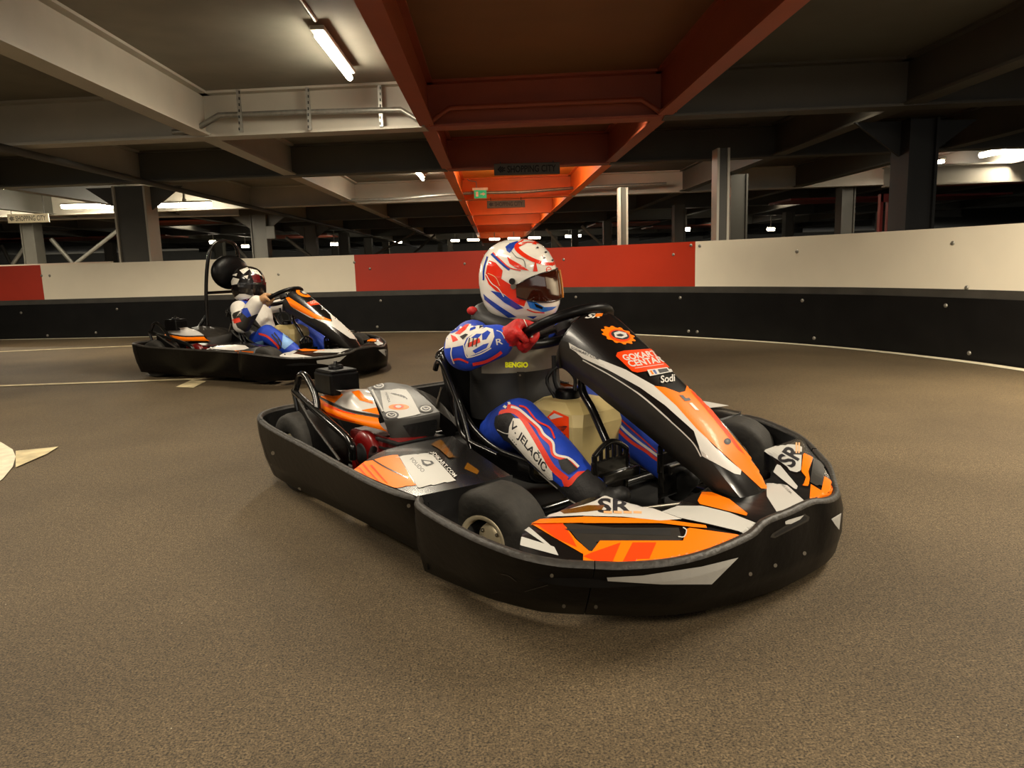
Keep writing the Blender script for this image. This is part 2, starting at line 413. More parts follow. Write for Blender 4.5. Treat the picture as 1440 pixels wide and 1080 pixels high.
# ---- barrier round the track
BP = [(-14,11.0), (-11.5,10.6), (-9.5,10.25), (-8,10.0), (-6.4,9.76), (-4.46,9.5), (-3.05,9.34), (-1.76,9.16), (-.65,8.9), (.5,8.45), (1.3,7.95), (1.97,7.33), (2.55,6.66), (2.97,6.02), (3.27,5.33), (3.44,4.68), (3.55,3.6), (3.5,2.4), (3.3,1.2)]
BC = [p.xy for p in cr([(x, y, 0) for x, y in BP], 330)]
def bnear(px, py=400):
    d = wray(px, py).xy; best = min(range(len(BC)), key=lambda i: abs(d.x*BC[i].y-d.y*BC[i].x)/BC[i].length+(9 if BC[i].dot(d) < 0 else 0)); return best
def bnorm(i):
    t = (BC[min(i+1, len(BC)-1)]-BC[max(i-1, 0)]).normalized(); return V((t.y, -t.x))   # towards the track
def bstrip(name, i0, i1, z0, z1, out, th, m, lab=None, cat=None):
    rows = [[], [], [], []]
    for i in range(i0, i1+1):
        n = bnorm(i); a = BC[i]-n*(.06-out); b = a-n*th
        for r, (q, z) in zip(rows, ((a, z0), (a, z1), (b, z1), (b, z0))): r.append(V((q.x, q.y, z)))
    p = P()
    for k in range(4): p.grid([rows[k], rows[(k+1) % 4]], m)
    p.ngon([r[0] for r in rows], m); p.ngon([r[-1] for r in rows][::-1], m)
    p.sm = [False]*len(p.sm)
    return tag(p.build(name), lab, cat, {'track_barrier': 'coloured barrier boards', 'barrier_skirt': 'black barrier skirts', 'barrier_rail': 'dark barrier rails'}[name])
iA, iB, iC = bnear(55), bnear(497), bnear(972)
N = len(BC)-1; g = 0
panels = [bstrip('track_barrier', 0, iA, .50, .94, .0, .04, 'panel_red', 'dark red barrier panel at the far left end of the wall', 'barrier'),
 bstrip('track_barrier', iA, iB, .50, .94, .0, .04, 'panel_white', 'cream barrier panel behind the black-helmeted driver', 'barrier'),
 bstrip('track_barrier', iB, iC, .50, .94, .0, .04, 'panel_red', 'long red barrier panel behind the red and white helmet', 'barrier'),
 bstrip('track_barrier', iC, N, .50, .94, .0, .04, 'panel_white', 'long cream barrier panel curving away to the right', 'barrier')]
belts = [bstrip('barrier_skirt', 0, iB+20, .0, .44, .03, .05, 'belt_black', 'black rubber skirt along the foot of the left and middle barrier panels', 'barrier'),
 bstrip('barrier_skirt', iB+20, N, .0, .44, .03, .05, 'belt_black', 'black rubber skirt along the foot of the red and right cream panels', 'barrier')]
iD = bnear(875)
rails = [bstrip('barrier_rail', 0, iD, .44, .50, .015, .06, 'belt_grey', 'dark grey rail between panels and skirt, left and middle stretch', 'barrier'),
 bstrip('barrier_rail', iD, N, .44, .50, .015, .06, 'belt_grey', 'dark grey rail between cream panel and skirt, right stretch', 'barrier')]
def bolt_at(px, py, objs, out, m='bolt', r=.016):
    i = bnear(px, py); n = bnorm(i); a = BC[i]; d = wray(px, py); t = a.length/d.xy.length; z = CAMH+d.z*t
    q = a-n*(.06-out)
    p = P(); R = Matrix.Rotation(math.atan2(n.y, n.x), 3, 'Z')
    p.lathe([(r, 0), (r, .004), (r*.6, .009), (1e-4, .009)], m, c=(q.x, q.y, z), ax='x', n=12, rot=R)
    p.build('bolt', objs)
for q in ((980,346),(1113,354),(1332,342)): bolt_at(*q, panels[3], .0)
for q in ((499,369),(518,378),(649,371),(791,365),(945,358),(966,345)): bolt_at(*q, panels[2], .0)
for q in ((388,386),(60,388)): bolt_at(*q, panels[1], .0)
bolt_at(50, 388, panels[0], .0)
for q in ((28,440),(159,435),(134,468),(66,472),(537,423),(527,460)): bolt_at(*q, belts[0] if bnear(q[0]) < iB+20 else belts[1], .03)
for q in ((807,418),(956,419),(1125,423),(1329,430),(968,466),(976,467),(1142,476),(1361,497)): bolt_at(*q, belts[1], .03)
bolt_at(1352, 405, rails[1], .015)
# white guard rail beyond the barrier at far left
a, b = at(-60, 376, 'y', 11.6), at(158, 373, 'y', 11.2)
p = P(); d = b-a; p.box((a+b)/2, (d.length, .06, .07), 'panel_white', rot=Matrix.Rotation(math.atan2(d.y, d.x), 3, 'Z'))
for t in (.15, .55, .95): q = a+d*t; p.box((q.x, q.y+.02, q.z/2), (.06, .05, q.z), 'steel_grey')
tag(p.build('guard_rail'), 'white guard rail beyond the dark red barrier panel', 'rail')
# ---- painted lines on the floor
def strip2(name, L, w, m, z=.004):
    q = cr([(x, y, z) for x, y in L], max(8, 6*len(L))); A, B = [], []
    for i, p in enumerate(q):
        t = (q[min(i+1, len(q)-1)]-q[max(i-1, 0)]).normalized(); n = V((-t.y, t.x, 0))*w/2; A.append(p+n); B.append(p-n)
    return struct(name, P().grid([B, A], m))
strip2('trim_1', [(BC[i]+bnorm(i)*.05)[:] for i in range(0, N, 10)], .085, 'line_paint')
strip2('trim_2', [(-8.2,7.5), (-5.34,8.09), (-4.02,8.26), (-3.4, 8.32)], .07, 'line_worn')
strip2('trim_3', [(-6, 5.42), (-3.64,5.46), (-2.6,5.47), (-2.0,5.48)], .07, 'line_worn')
g4 = [at(247,544,'z',.004), at(272,545,'z',.004), at(290,536,'z',.004), at(270,534,'z',.004)]
struct('trim_4', P().ngon(g4, 'line_worn'))
g5 = [at(x, y, 'z', .005) for x, y in ((22,634),(82,628),(66,638),(22,657))]
struct('trim_5', P().ngon(g5, 'line_worn'))
g6 = [at(x, y, 'z', .004) for x, y in ((-90,600),(-30,612),(2,622),(18,632),(22,642),(18,656),(4,673),(-20,690),(-80,730),(-200,680))]
struct('trim_6', P().ngon(g6, 'line_paint'))

# ---- lamps
def area(name, loc, sx, sy, e, rot=(0,0,0), col=WARM, spread=None):
    l = bpy.data.lights.new(name, 'AREA'); l.shape = 'RECTANGLE'; l.size = sx; l.size_y = sy; l.energy = e; l.color = col
    if spread: l.spread = spread
    o = bpy.data.objects.new(name, l); C.objects.link(o); o.location = loc; o.rotation_euler = rot; return o
def lamp(a, b, lab, m='tube_on', drop=.05, r=.022, group=None, pw=0):
    a, b = V(a), V(b); t = empty('tube_lamp', (a+b)/2); tag(t, lab, 'lamp', group or 'lit tube lamps'); c = (a+b)/2
    d = b-a; R = Matrix.Rotation(math.atan2(d.y, d.x), 3, 'Z'); L = d.length
    P().box((0, 0, .045), (L*.98, .09, .03), 'lamp_case', rot=R, bev=.008).box((0, 0, .075), (.05, .05, .05), 'lamp_case').build('lamp_case', t)
    P().tube([(a-c)*.96, (b-c)*.96], r, m, n=10).build('tube', t)
    if ZS-c.z > .12: P().box((0, 0, .05+(ZS-c.z)/2), (.03, .03, ZS-c.z-.08), 'lamp_case').build('hanger', t)
    if pw: area('lamp_or_fill', c-V((0, 0, .06)), .12, L, pw, rot=(0, 0, math.atan2(d.y, d.x)-math.pi/2))
    return t
lamp((-1.02, 4.82, 2.19), (-1.02, 5.90, 2.19), 'lit tube lamp on the grey ceiling left of the orange beam, nearest one', pw=34)
lamp((-1.09, 11.5, 2.19), (-1.09, 12.6, 2.19), 'small lit tube lamp on the ceiling above the exit sign, further back', pw=34)
lamp((1.76, 11.0, 2.19), (1.76, 12.0, 2.19), 'lit tube lamp just right of the orange ceiling strip', pw=34)
lamp(at(86,290,'y',13.6), at(160,289.5,'y',13.6), 'lit horizontal tube lamp left of the big dark column', pw=70, r=.045)
lamp(at(221,288.5,'y',13.4), at(298,287.5,'y',13.4), 'lit horizontal tube lamp right of the big dark column', pw=70, r=.045)
lamp(at(-45,289,'y',13.6), at(30,289,'y',13.6), 'lit horizontal tube lamp above the pale hanging sign', pw=45, r=.04)
lamp(at(-60,258,'y',11.3), at(26,264,'y',11.3), 'lit tube lamp high at the far left edge', pw=45, r=.04)
lamp((6.98, 10.7, 2.1), (7.02, 10.0, 2.1), 'lit tube lamp at the right edge above the cream barrier', pw=45, r=.04)
lamp((6.75, 11.9, 2.1), (6.82, 11.3, 2.1), 'short lit tube lamp beside the dark right column', pw=20)
for k, (x0, x1, py) in enumerate(((634,646,338), (657,674,337), (688,703,336), (714,731,335), (743,760,334))):
    a, b = at(x0, py, 'y', 31), at(x1, py, 'y', 31)
    lamp(a, b, 'tiny lit tube lamp in the row at the far end', 'tube_far', group='far row of tube lamps', r=.05)
for k, (px, py, y, lab) in enumerate(((300,340,24,'tiny far lamp right of the big dark column'), (345,346,26,'tiny far lamp behind the roll hoop'), (435,346,26,'tiny far lamp left of the grey columns'), (470,343,26,'tiny far lamp over the cream barrier end'), (800,332,28,'tiny far lamp right of the far row'), (812,331,30,'tiny far lamp beside a thin column'), (855,331,30,'tiny far lamp behind the red barrier'), (1084,322,24,'tiny far lamp above the right cream barrier'), (560,340,34,'tiny far lamp above the middle red panel'), (965,322,20,'tiny far lamp between two right columns'))):
    a = at(px-5, py, 'y', y); b = at(px+5, py, 'y', y); lamp(a, b, lab, 'tube_far', r=.06)
# bay lamps behind the viewer, plus unseen fills added to brighten the barrier
area('lamp_or_fill', (-1.0, -1.4, 2.15), .3, 1.3, 85); area('lamp_or_fill', (1.9, -.6, 2.15), .3, 1.3, 85); area('lamp_or_fill', (-3.4, 3.2, 2.15), .3, 1.3, 80); area('lamp_or_fill', (2.5, 2.4, 2.15), .3, 1.3, 120); area('lamp_or_fill', (-1.02, 2.0, 2.15), .3, 1.3, 40); area('lamp_or_fill', (-4.6, 7.6, 2.2), .3, 1.0, 16, spread=math.radians(110))
area('lamp_or_fill', (.5, 11.0, 2.2), .2, 1.2, 30); area('lamp_or_fill', (.5, 15.5, 2.2), .2, 1.2, 34); area('lamp_or_fill', (.5, 20, 2.2), .2, 1.2, 34)  # lamps hidden past the cross beam in the orange bay
for x, y in ((.45, 11.2), (.45, 15.4), (.45, 19.8), (.45, 24.5)):
    area('lamp_or_fill', (x, y, 1.95), .2, 1.0, 34, rot=(math.pi, 0, 0))  # added uplights without fittings, brightening the far orange slab
for x, y in ((-8, 20), (7, 18), (-12, 24), (8, 26), (0, 28), (3.9, 9.9)): area('lamp_or_fill', (x, y, 2.15), .2, 1.2, 16)
for x, yy, e in ((-6.2, 7.3, 20), (-3.2, 7.0, 21), (-.9, 6.9, 13), (.9, 6.75, 15), (2.6, 6.5, 12)):
    area('lamp_or_fill', (x, yy, 2.2), 1.2, .15, e, rot=(math.radians(30), 0, math.radians(-12)), spread=math.radians(95))  # added fills without fittings behind the cross beam, washing the barrier
area('lamp_or_fill', (2.7, 3.1, 2.2), .2, 1.2, 70, rot=(math.radians(28), 0, math.radians(-50)), spread=math.radians(110))  # added fill out of view, aimed at the right cream panel
# ---- pipes, cable trays, signs
def tray(px, y0, m, lab, hang=()):
    pts = [at(x, y, 'y', y0) for x, y in px]; pts = [at(x, y, 'y', cb(y0, q.x)) for (x, y), q in zip(px, pts)]
    t = empty('cable_tray', pts[0]); tag(t, lab, 'cable tray', 'cable trays on the cross beam'); o = pts[0]
    P().tube([q-o for q in pts], .026, m, n=4).build('channel', t)
    for x, ya, yb in hang:
        a, b = at(x, ya, 'y', cb(y0-.03, -1.4)), at(x, yb, 'y', cb(y0-.03, -1.4))
        h = P().box((a+b)/2-o, (.03, .02, (a-b).length), m)
        for i in range(7): q = a+(b-a)*(i+.5)/7-o; h.box(q-V((0, .011, 0)), (.010, .004, .022), 'dark')
        h.build('hanger', t)
tray([(243,186),(272,184),(308,162),(420,158),(564,154),(598,175)], 6.35, 'galv', 'galvanised cable tray with perforated hangers on the grey cross beam', ((337,126,186),(434,123,183),(535,120,178)))
tray([(602,174),(632,152),(760,146),(902,140),(926,156),(952,154)], 6.35, 'beam_orange', 'red painted cable tray across the orange ceiling bay')
def pipe(pts, r, m, lab, name='pipe'):
    return tag(P().tube(pts, r, m, n=8).build(name), lab, 'pipe')
pipe([(-4.08, 3.5, 1.865), (-4.08, 26, 1.865)], .035, 'steel_dark', 'long dark pipe under the left beam running into the distance')
y = 12.9
pipe([at(479,282,'y',y), at(560,280,'y',y), at(600,276,'y',y), at(666,271,'y',y)], .025, 'galv', 'thin pale conduit left of the exit sign', 'hanging_conduit')
pipe([at(684,271,'y',y), at(735,270,'y',y), at(810,264,'y',y), at(937,258,'y',y)], .025, 'galv', 'thin pale conduit right of the exit sign', 'hanging_conduit')
pipe([(-1.02, 2.2, 2.268), (-1.02, 4.8, 2.268)], .014, 'galv', 'thin conduit running to the nearest ceiling lamp', 'hanging_conduit')
def sign(px0, py0, px1, py1, y, m, tm, lab, top=ZB):
    a, b = at(px0, py1, 'y', y), at(px1, py0, 'y', y); c = (a+b)/2; w, h = b.x-a.x, b.z-a.z
    t = empty('hanging_sign', c); tag(t, lab, 'sign', 'hanging shop signs'); p = P().box((0, 0, 0), (w, .03, h), m, bev=.006)
    p.build('board', t); q = P()
    flat_text(q, 'SHOPPING CITY', (-w*.30, -.018, -h*.30), (w*.74, 0, 0), (0, 0, h*.6), tm, bold=.02)
    for k in range(3):
        q.prism([(-w*.45+k*w*.03, -.018, 0), (-w*.40+k*w*.03, -.018, h*.30-k*h*.06), (-w*.385+k*w*.03, -.018, h*.2-k*h*.05), (-w*.425+k*w*.03, -.018, 0), (-w*.385+k*w*.03, -.018, -h*.2+k*h*.05), (-w*.40+k*w*.03, -.018, -h*.30+k*h*.06)], (0, -.001, 0), tm)
    q.build('lettering', t)
    for x in (-w*.4, w*.4): P().tube([(x, 0, h/2), (x, 0, max(top-c.z, h/2+.02))], .006, 'steel_dark', n=6).build('hanger', t)
sign(695, 228, 787, 247, 9.0, 'sign_dark', 'dark', 'dark SHOPPING CITY sign hanging in the orange bay, larger and nearer')
sign(685, 281, 738, 293, 13.2, 'sign_dark', 'dark', 'small dark SHOPPING CITY sign further back in the orange bay')
sign(12, 300, 68, 314, 13.05, 'sign_pale', 'sign_dark', 'pale SHOPPING CITY sign at far left above the barrier', top=2.2)
a, b = at(667, 279, 'y', 12.8), at(684, 267, 'y', 12.8); c = (a+b)/2; w, h = b.x-a.x, b.z-a.z
t = empty('exit_sign', c); tag(t, 'small green exit sign with a white arrow hanging from the conduit', 'sign')
P().box((0, 0, 0), (w, .03, h), 'exit_green').build('sign_face', t)
P().box((0, 0, h*.62), (w*1.25, .05, h*.3), 'panel_white').build('lamp_case', t)
q = P()
q.prism([(w*.0, -.017, -h*.06), (w*.2, -.017, -h*.06), (w*.2, -.017, -h*.22), (w*.42, -.017, .0), (w*.2, -.017, h*.22), (w*.2, -.017, h*.06), (0, -.017, h*.06)], (0, -.001, 0), 'panel_white')
q.box((-w*.27, -.017, 0), (w*.2, .002, h*.6), 'panel_white'); q.build('arrow', t)
P().tube([V((-w*.3, 0, h*.75)), V((-w*.3, 0, h*1.5)), V((-w*.9, 0, h*1.7)), V((-w*1.0, 0, 2.2-c.z))], .008, 'galv', n=6).build('cord', t)
p0 = at(381, 327, 'y', 15.45); t = empty('switch_box', p0)
tag(P().box((0, 0, 0), (.18, .08, .26), 'steel_grey', bev=.01).build('switch_box', None, loc=p0), 'grey switch box on the second grey column', 'box'); bpy.data.objects.remove(t)
w = bpy.data.worlds.new('world'); sc.world = w; w.use_nodes = True
w.node_tree.nodes['Background'].inputs[0].default_value = (1, .94, .82, 1); w.node_tree.nodes['Background'].inputs[1].default_value = .85
sc.view_settings.view_transform = 'Standard'; sc.view_settings.look = 'None'; sc.view_settings.exposure = 0

# ================================================================== the karts
ZA = (820, 570, 3.6); ZB_ = (560, 640, 3.6); ZC = (600, 500, 4.0); ZD = (760, 420, 4.0); ZE = (480, 490, 7.2); ZF = (340, 480, 4.0); ZG = (1000, 540, 6.0); ZH = (600, 320, 5.143)
k = K1.loc
def lerp(a, b, t): return V(a)+(V(b)-V(a))*t
def band(p, top, bot, n, th=.02, bulge=.010, m='plastic', rim='scuff', closed_ends=True):
    """moulded bumper skin: outer face from bot to top, rounded rim, inner face; the kart lies to the right of the path direction"""
    T, B = cr(top, n), cr(bot, n); rows = [[] for _ in range(9)]
    for i in range(n):
        t = (T[min(i+1, n-1)]-T[max(i-1, 0)]); t.z = 0; t.normalize(); o = V((-t.y, t.x, 0))   # outward
        seq = [B[i]-o*th, B[i], lerp(B[i], T[i], .33)+o*bulge, lerp(B[i], T[i], .72)+o*bulge*.9, T[i]-V((0,0,.006)), T[i]+V((0,0,.004))-o*.004, T[i]+V((0,0,.004))-o*(th-.004), T[i]-o*th-V((0,0,.008)), lerp(B[i], T[i], .5)-o*th]
        for r, q in zip(rows, seq): r.append(q)
    p.grid(rows[:5], m); p.grid(rows[4:8], rim); p.grid(rows[7:], m); p.grid([rows[8], rows[0]], m)
    if closed_ends: p.ngon([r[0] for r in rows][::-1], m); p.ngon([r[-1] for r in rows], m)
    return p
# outlines for the kart's right half, from the centre of the nose round to the tail (y < 0)
NT = [(1.040,0,.212), (1.040,-.10,.212), (1.036,-.19,.212), (1.040,-.255,.200), (1.029,-.386,.195), (1.003,-.481,.195), (.953,-.564,.197), (.917,-.602,.199)]
NB = [(1.034,0,.035), (1.030,-.10,.035), (1.017,-.18,.035), (1.000,-.25,.035), (.972,-.334,.035), (.935,-.40,.035), (.880,-.462,.035), (.812,-.525,.035)]
ET = [(.9155,-.6035,.199), (.861,-.652,.202), (.796,-.695,.212), (.701,-.719,.223), (.60,-.722,.230), (.504,-.717,.236), (.44,-.700,.237), (.405,-.672,.237)]
EB = [(.811,-.526,.035), (.77,-.56,.035), (.727,-.587,.035), (.631,-.618,.035), (.57,-.628,.035), (.503,-.634,.035), (.44,-.642,.037), (.385,-.646,.038)]
ST = [(.430,-.655,.232), (.364,-.688,.236), (.235,-.697,.240), (.047,-.680,.240), (-.242,-.648,.240), (-.45,-.632,.242), (-.60,-.622,.247), (-.690,-.614,.255)]
SB = [(.40,-.575,.035), (.34,-.58,.035), (.20,-.58,.035), (.0,-.575,.035), (-.242,-.572,.035), (-.45,-.57,.035), (-.60,-.57,.037), (-.68,-.568,.04)]
RT = [(-.694,-.613,.256), (-.765,-.590,.259), (-.828,-.536,.260), (-.863,-.457,.26), (-.870,-.367,.26), (-.872,-.18,.26), (-.872,0,.26)]
RB = [(-.684,-.568,.04), (-.745,-.555,.04), (-.80,-.50,.04), (-.835,-.42,.04), (-.842,-.33,.04), (-.843,-.16,.04), (-.843,0,.04)]
NTL = [(1.040,0,.212), (1.048,.05,.205), (1.045,.10,.200), (1.028,.155,.197), (1.0,.205,.196)]+[tuple(K1.loc(x, y, 'z', z)) for x, y, z in ((1172,657,.197), (1162,644.5,.199), (1151,633,.201))]
NBL = [(1.034,0,.035), (1.034,.05,.035), (1.028,.11,.035), (1.012,.175,.035), (.985,.235,.035), (.945,.29,.035), (.90,.34,.035), (.845,.39,.035)]
ETL = [tuple(K1.loc(x, y, 'z', z)) for x, y, z in ((1150,632,.201), (1140,622,.206), (1128,613,.212), (1114,606,.218), (1098,599,.225), (1072,589,.231), (1048,584,.236), (1032,584,.237))]
EBL = [(.84,.394,.035), (.79,.43,.035), (.72,.475,.035), (.65,.52,.035), (.58,.56,.035), (.50,.60,.035), (.44,.62,.037), (.385,.625,.038)]
def both(h): return [V((p[0], -p[1], p[2])) for p in h[::-1]] + [V(p) for p in h[1:]]
def bolts(p, pose, pts, m='bolt'):
    for q in pts: p.ell(pose, q, 2.6, 2.9, m, n=10)
HW = [(.0,.135,.076), (.15,.128,.070), (.30,.117,.056), (.5,.098,.034), (.68,.084,.020), (.85,.072,.014), (1,.058,.010)]
FC = [(.350,0,.630), (.378,0,.622), (.42,0,.597), (.50,0,.543), (.60,0,.470), (.70,0,.398), (.80,0,.318), (.865,0,.246), (.903,0,.198)]
SD = [(.0,.080), (.2,.088), (.45,.094), (.7,.088), (.88,.060), (1,.02)]
def ip(tab, t, c):
    for a, b in zip(tab, tab[1:]):
        if t <= b[0]+1e-9: return a[c]+(b[c]-a[c])*(t-a[0])/(b[0]-a[0])
    return tab[-1][c]
def fairing():
    p = P(); n = 110; cs = cr(FC, n); top, sr, sl = [], [], []
    for i, c in enumerate(cs):
        t = i/(n-1); w = ip(HW, t, 1); dr = ip(HW, t, 2); sd = ip(SD, t, 1); row = []
        if t < .08: w *= .72+.28*math.sin(t/.08*math.pi/2)
        tg = (cs[min(i+1, n-1)]-cs[max(i-1, 0)]).normalized(); nn = V((-tg.z, 0, tg.x)); nn = nn if nn.z > 0 else -nn
        for j in range(61):
            u = -1+j/30; row.append(c+V((0, w*u, 0))-nn*dr*(abs(u)**3.2))
        top.append(row)
        for s, L in ((0, sr), (-1, sl)):
            e = row[s]; y = 1 if s else -1
            L.append([e, e-nn*.012+V((0, y*.003, 0)), e-nn*sd*.5+V((0, y*.002, 0)), e-nn*sd-V((0, y*.012, 0)), e-nn*(sd-.004)-V((0, y*.03, 0))])
    p.grid(top, 'gloss_black')
    p.grid(sr, 'plastic_grey'); p.grid(sl, 'plastic_grey')
    # rolled top edge and closed back
    p.grid([top[0], [q+V((-.012, 0, -.012)) for q in top[0]], [q+V((-.010, 0, -.05))*1.0 for q in top[0]]], 'plastic')
    back = [[r[30]-V((.0, 0, .05)) for r in top], [a[4] for a in sr]]; p.grid(back, 'dark'); p.grid([back[0], [a[4] for a in sl]], 'dark')
    p.ngon([sr[-1][m] for m in range(4)]+[sl[-1][m] for m in range(3, -1, -1)], 'plastic_grey')
    return p
def nose():
    p = P(); n = 61
    O = [(.765,-.662,.206), (.82,-.650,.200), (.872,-.617,.197), (.925,-.562,.195), (.975,-.480,.193), (1.005,-.386,.193), (1.017,-.28,.197), (1.015,-.19,.206), (1.018,-.10,.207), (1.018,0,.207)]
    I = [(.700,-.590,.212), (.690,-.545,.217), (.694,-.50,.222), (.680,-.41,.225), (.690,-.340,.226), (.775,-.320,.218), (.835,-.275,.213), (.80,-.15,.206), (.79,-.08,.200), (.80,0,.198)]
    OL = [V(q) for q in ((1.022,.05,.209), (1.021,.103,.206), (1.007,.152,.204), (.981,.203,.203), (.929,.282,.203), (.877,.352,.204), (.822,.418,.206), (.769,.484,.208))]+[K1.loc(1130, 614, 'z', .208)]
    IL = [K1.loc(x, y, 'z', z) for x, y, z in ((1078,674,.203), (1084,664,.206), (1091,653,.210), (1084,642,.217), (1074,634,.222), (1088,628,.220), (1102,623,.217), (1116,618,.213), (1127,614.5,.210))]
    Of, If = [V(q) for q in O]+OL, [V(q) for q in I]+IL
    o, i = cr(Of, 241), cr(If, 241); R = 26; rows = []
    rec = [(.745,-.53), (.78,-.585), (.905,-.53), (.885,-.50), (.93,-.44), (.965,-.36), (.945,-.34)]
    for v in range(R+1):
        f = v/R; row = []
        for a, b in zip(i, o):
            q = lerp(a, b, f); y = abs(q.y); q.z += min(.016, .10*(a-b).length)*math.sin(math.pi*f)*(1 if y > .3 else max(0, (y-.1)/.2)); row.append(q)
        rows.append(row)
    p.grid(rows, 'gloss_black', mf=lambda i, j: 'plastic' if abs(rows[0][j].y) < .19 else 'gloss_black')
    p.grid([rows[0], [q-V((0, 0, .05))-V((.0, 0, 0)) for q in rows[0]]], 'plastic'); p.grid([[q-V((0, 0, .05)) for q in rows[-1]], rows[-1]], 'plastic')
    return p
def recess(p, pose, pts, zoom, depth=.018):
    """moulded pocket: a tray with sloping walls sunk into the panel"""
    p.decal(pose, pts, 'plastic_grey', zoom=zoom)
def wheel(root, c, r, w, rim_r, yaw, side):
    t = empty('wheel', c, yaw); t.parent = root
    p = P(); hw = w/2
    prof = [(rim_r, -hw*.80), (rim_r+.012, -hw*.97), (r*.86, -hw), (r*.95, -hw*.93), (r*.99, -hw*.72), (r, -hw*.4), (r*1.003, 0), (r, hw*.4), (r*.99, hw*.72), (r*.95, hw*.93), (r*.86, hw), (rim_r+.012, hw*.97), (rim_r, hw*.80)]
    p.lathe(prof, 'tyre', n=48)
    p.build('tyre', t)
    q = P(); s = side
    q.lathe([(rim_r+.004, hw*.80*s), (rim_r+.002, hw*.86*s), (rim_r-.008, hw*.84*s), (rim_r-.012, hw*.3*s), (rim_r-.016, hw*.05*s), (.034, -hw*.02*s), (.032, hw*.28*s), (.012, hw*.32*s), (1e-4, hw*.32*s)], 'alu', n=40)
    q.lathe([(rim_r-.012, hw*.3*s), (rim_r+.002, -hw*.80*s), (rim_r-.02, -hw*.82*s), (.03, -hw*.5*s), (1e-4, -hw*.5*s)], 'alu', n=40)
    for j in range(3):
        a = j*2*math.pi/3+.4; q.ball((.024*math.cos(a), hw*.32*s, .024*math.sin(a)), (.005, .006, .005), 'steel', n=6)
    q.build('rim', t); return t
def pod(p):
    A, Bq, Cq, D = V((.10,-.670,.243)), V((.418,-.672,.240)), V((.470,-.430,.250)), V((.040,-.300,.262))
    m1 = lerp(A, D, .45)+V((-.05,-.02,.0)); n = 22; rows = []
    E0 = cr([A, m1, D], n); E1 = cr([Bq, lerp(Bq, Cq, .5)+V((.035, 0, .004)), Cq], n)
    out = cr([A, (.25,-.682,.244), Bq], n)
    for i in range(n):
        f = i/(n-1); row = []
        for j in range(n):
            g = j/(n-1); q = lerp(E0[i], E1[i], g); q += (out[j]-lerp(A, Bq, g))*(1-f); q.z += .014*math.sin(math.pi*f)*(.4+.6*math.sin(math.pi*g)); row.append(q)
        rows.append(row)
    p.grid(rows, 'gloss_black')
    fr = [r[-1] for r in rows]
    p.grid([fr, [q+V((.004, 0, .004)) for q in fr], [V((q.x-.01, q.y*.97, .05)) for q in fr]], 'plastic')
    inn = rows[-1]; p.grid([inn, [q-V((0, 0, .10)) for q in inn]], 'plastic')
    re = [r[0] for r in rows]; p.grid([[q-V((-.004, -.004, .03)) for q in re[3:]], re[3:]], 'plastic'); return p
def mirror_part(src):
    q = P(); q.v = [V((v.x, -v.y, v.z)) for v in src.v]; q.f = [f[::-1] for f in src.f]; q.m = list(src.m); q.sm = list(src.sm); return q

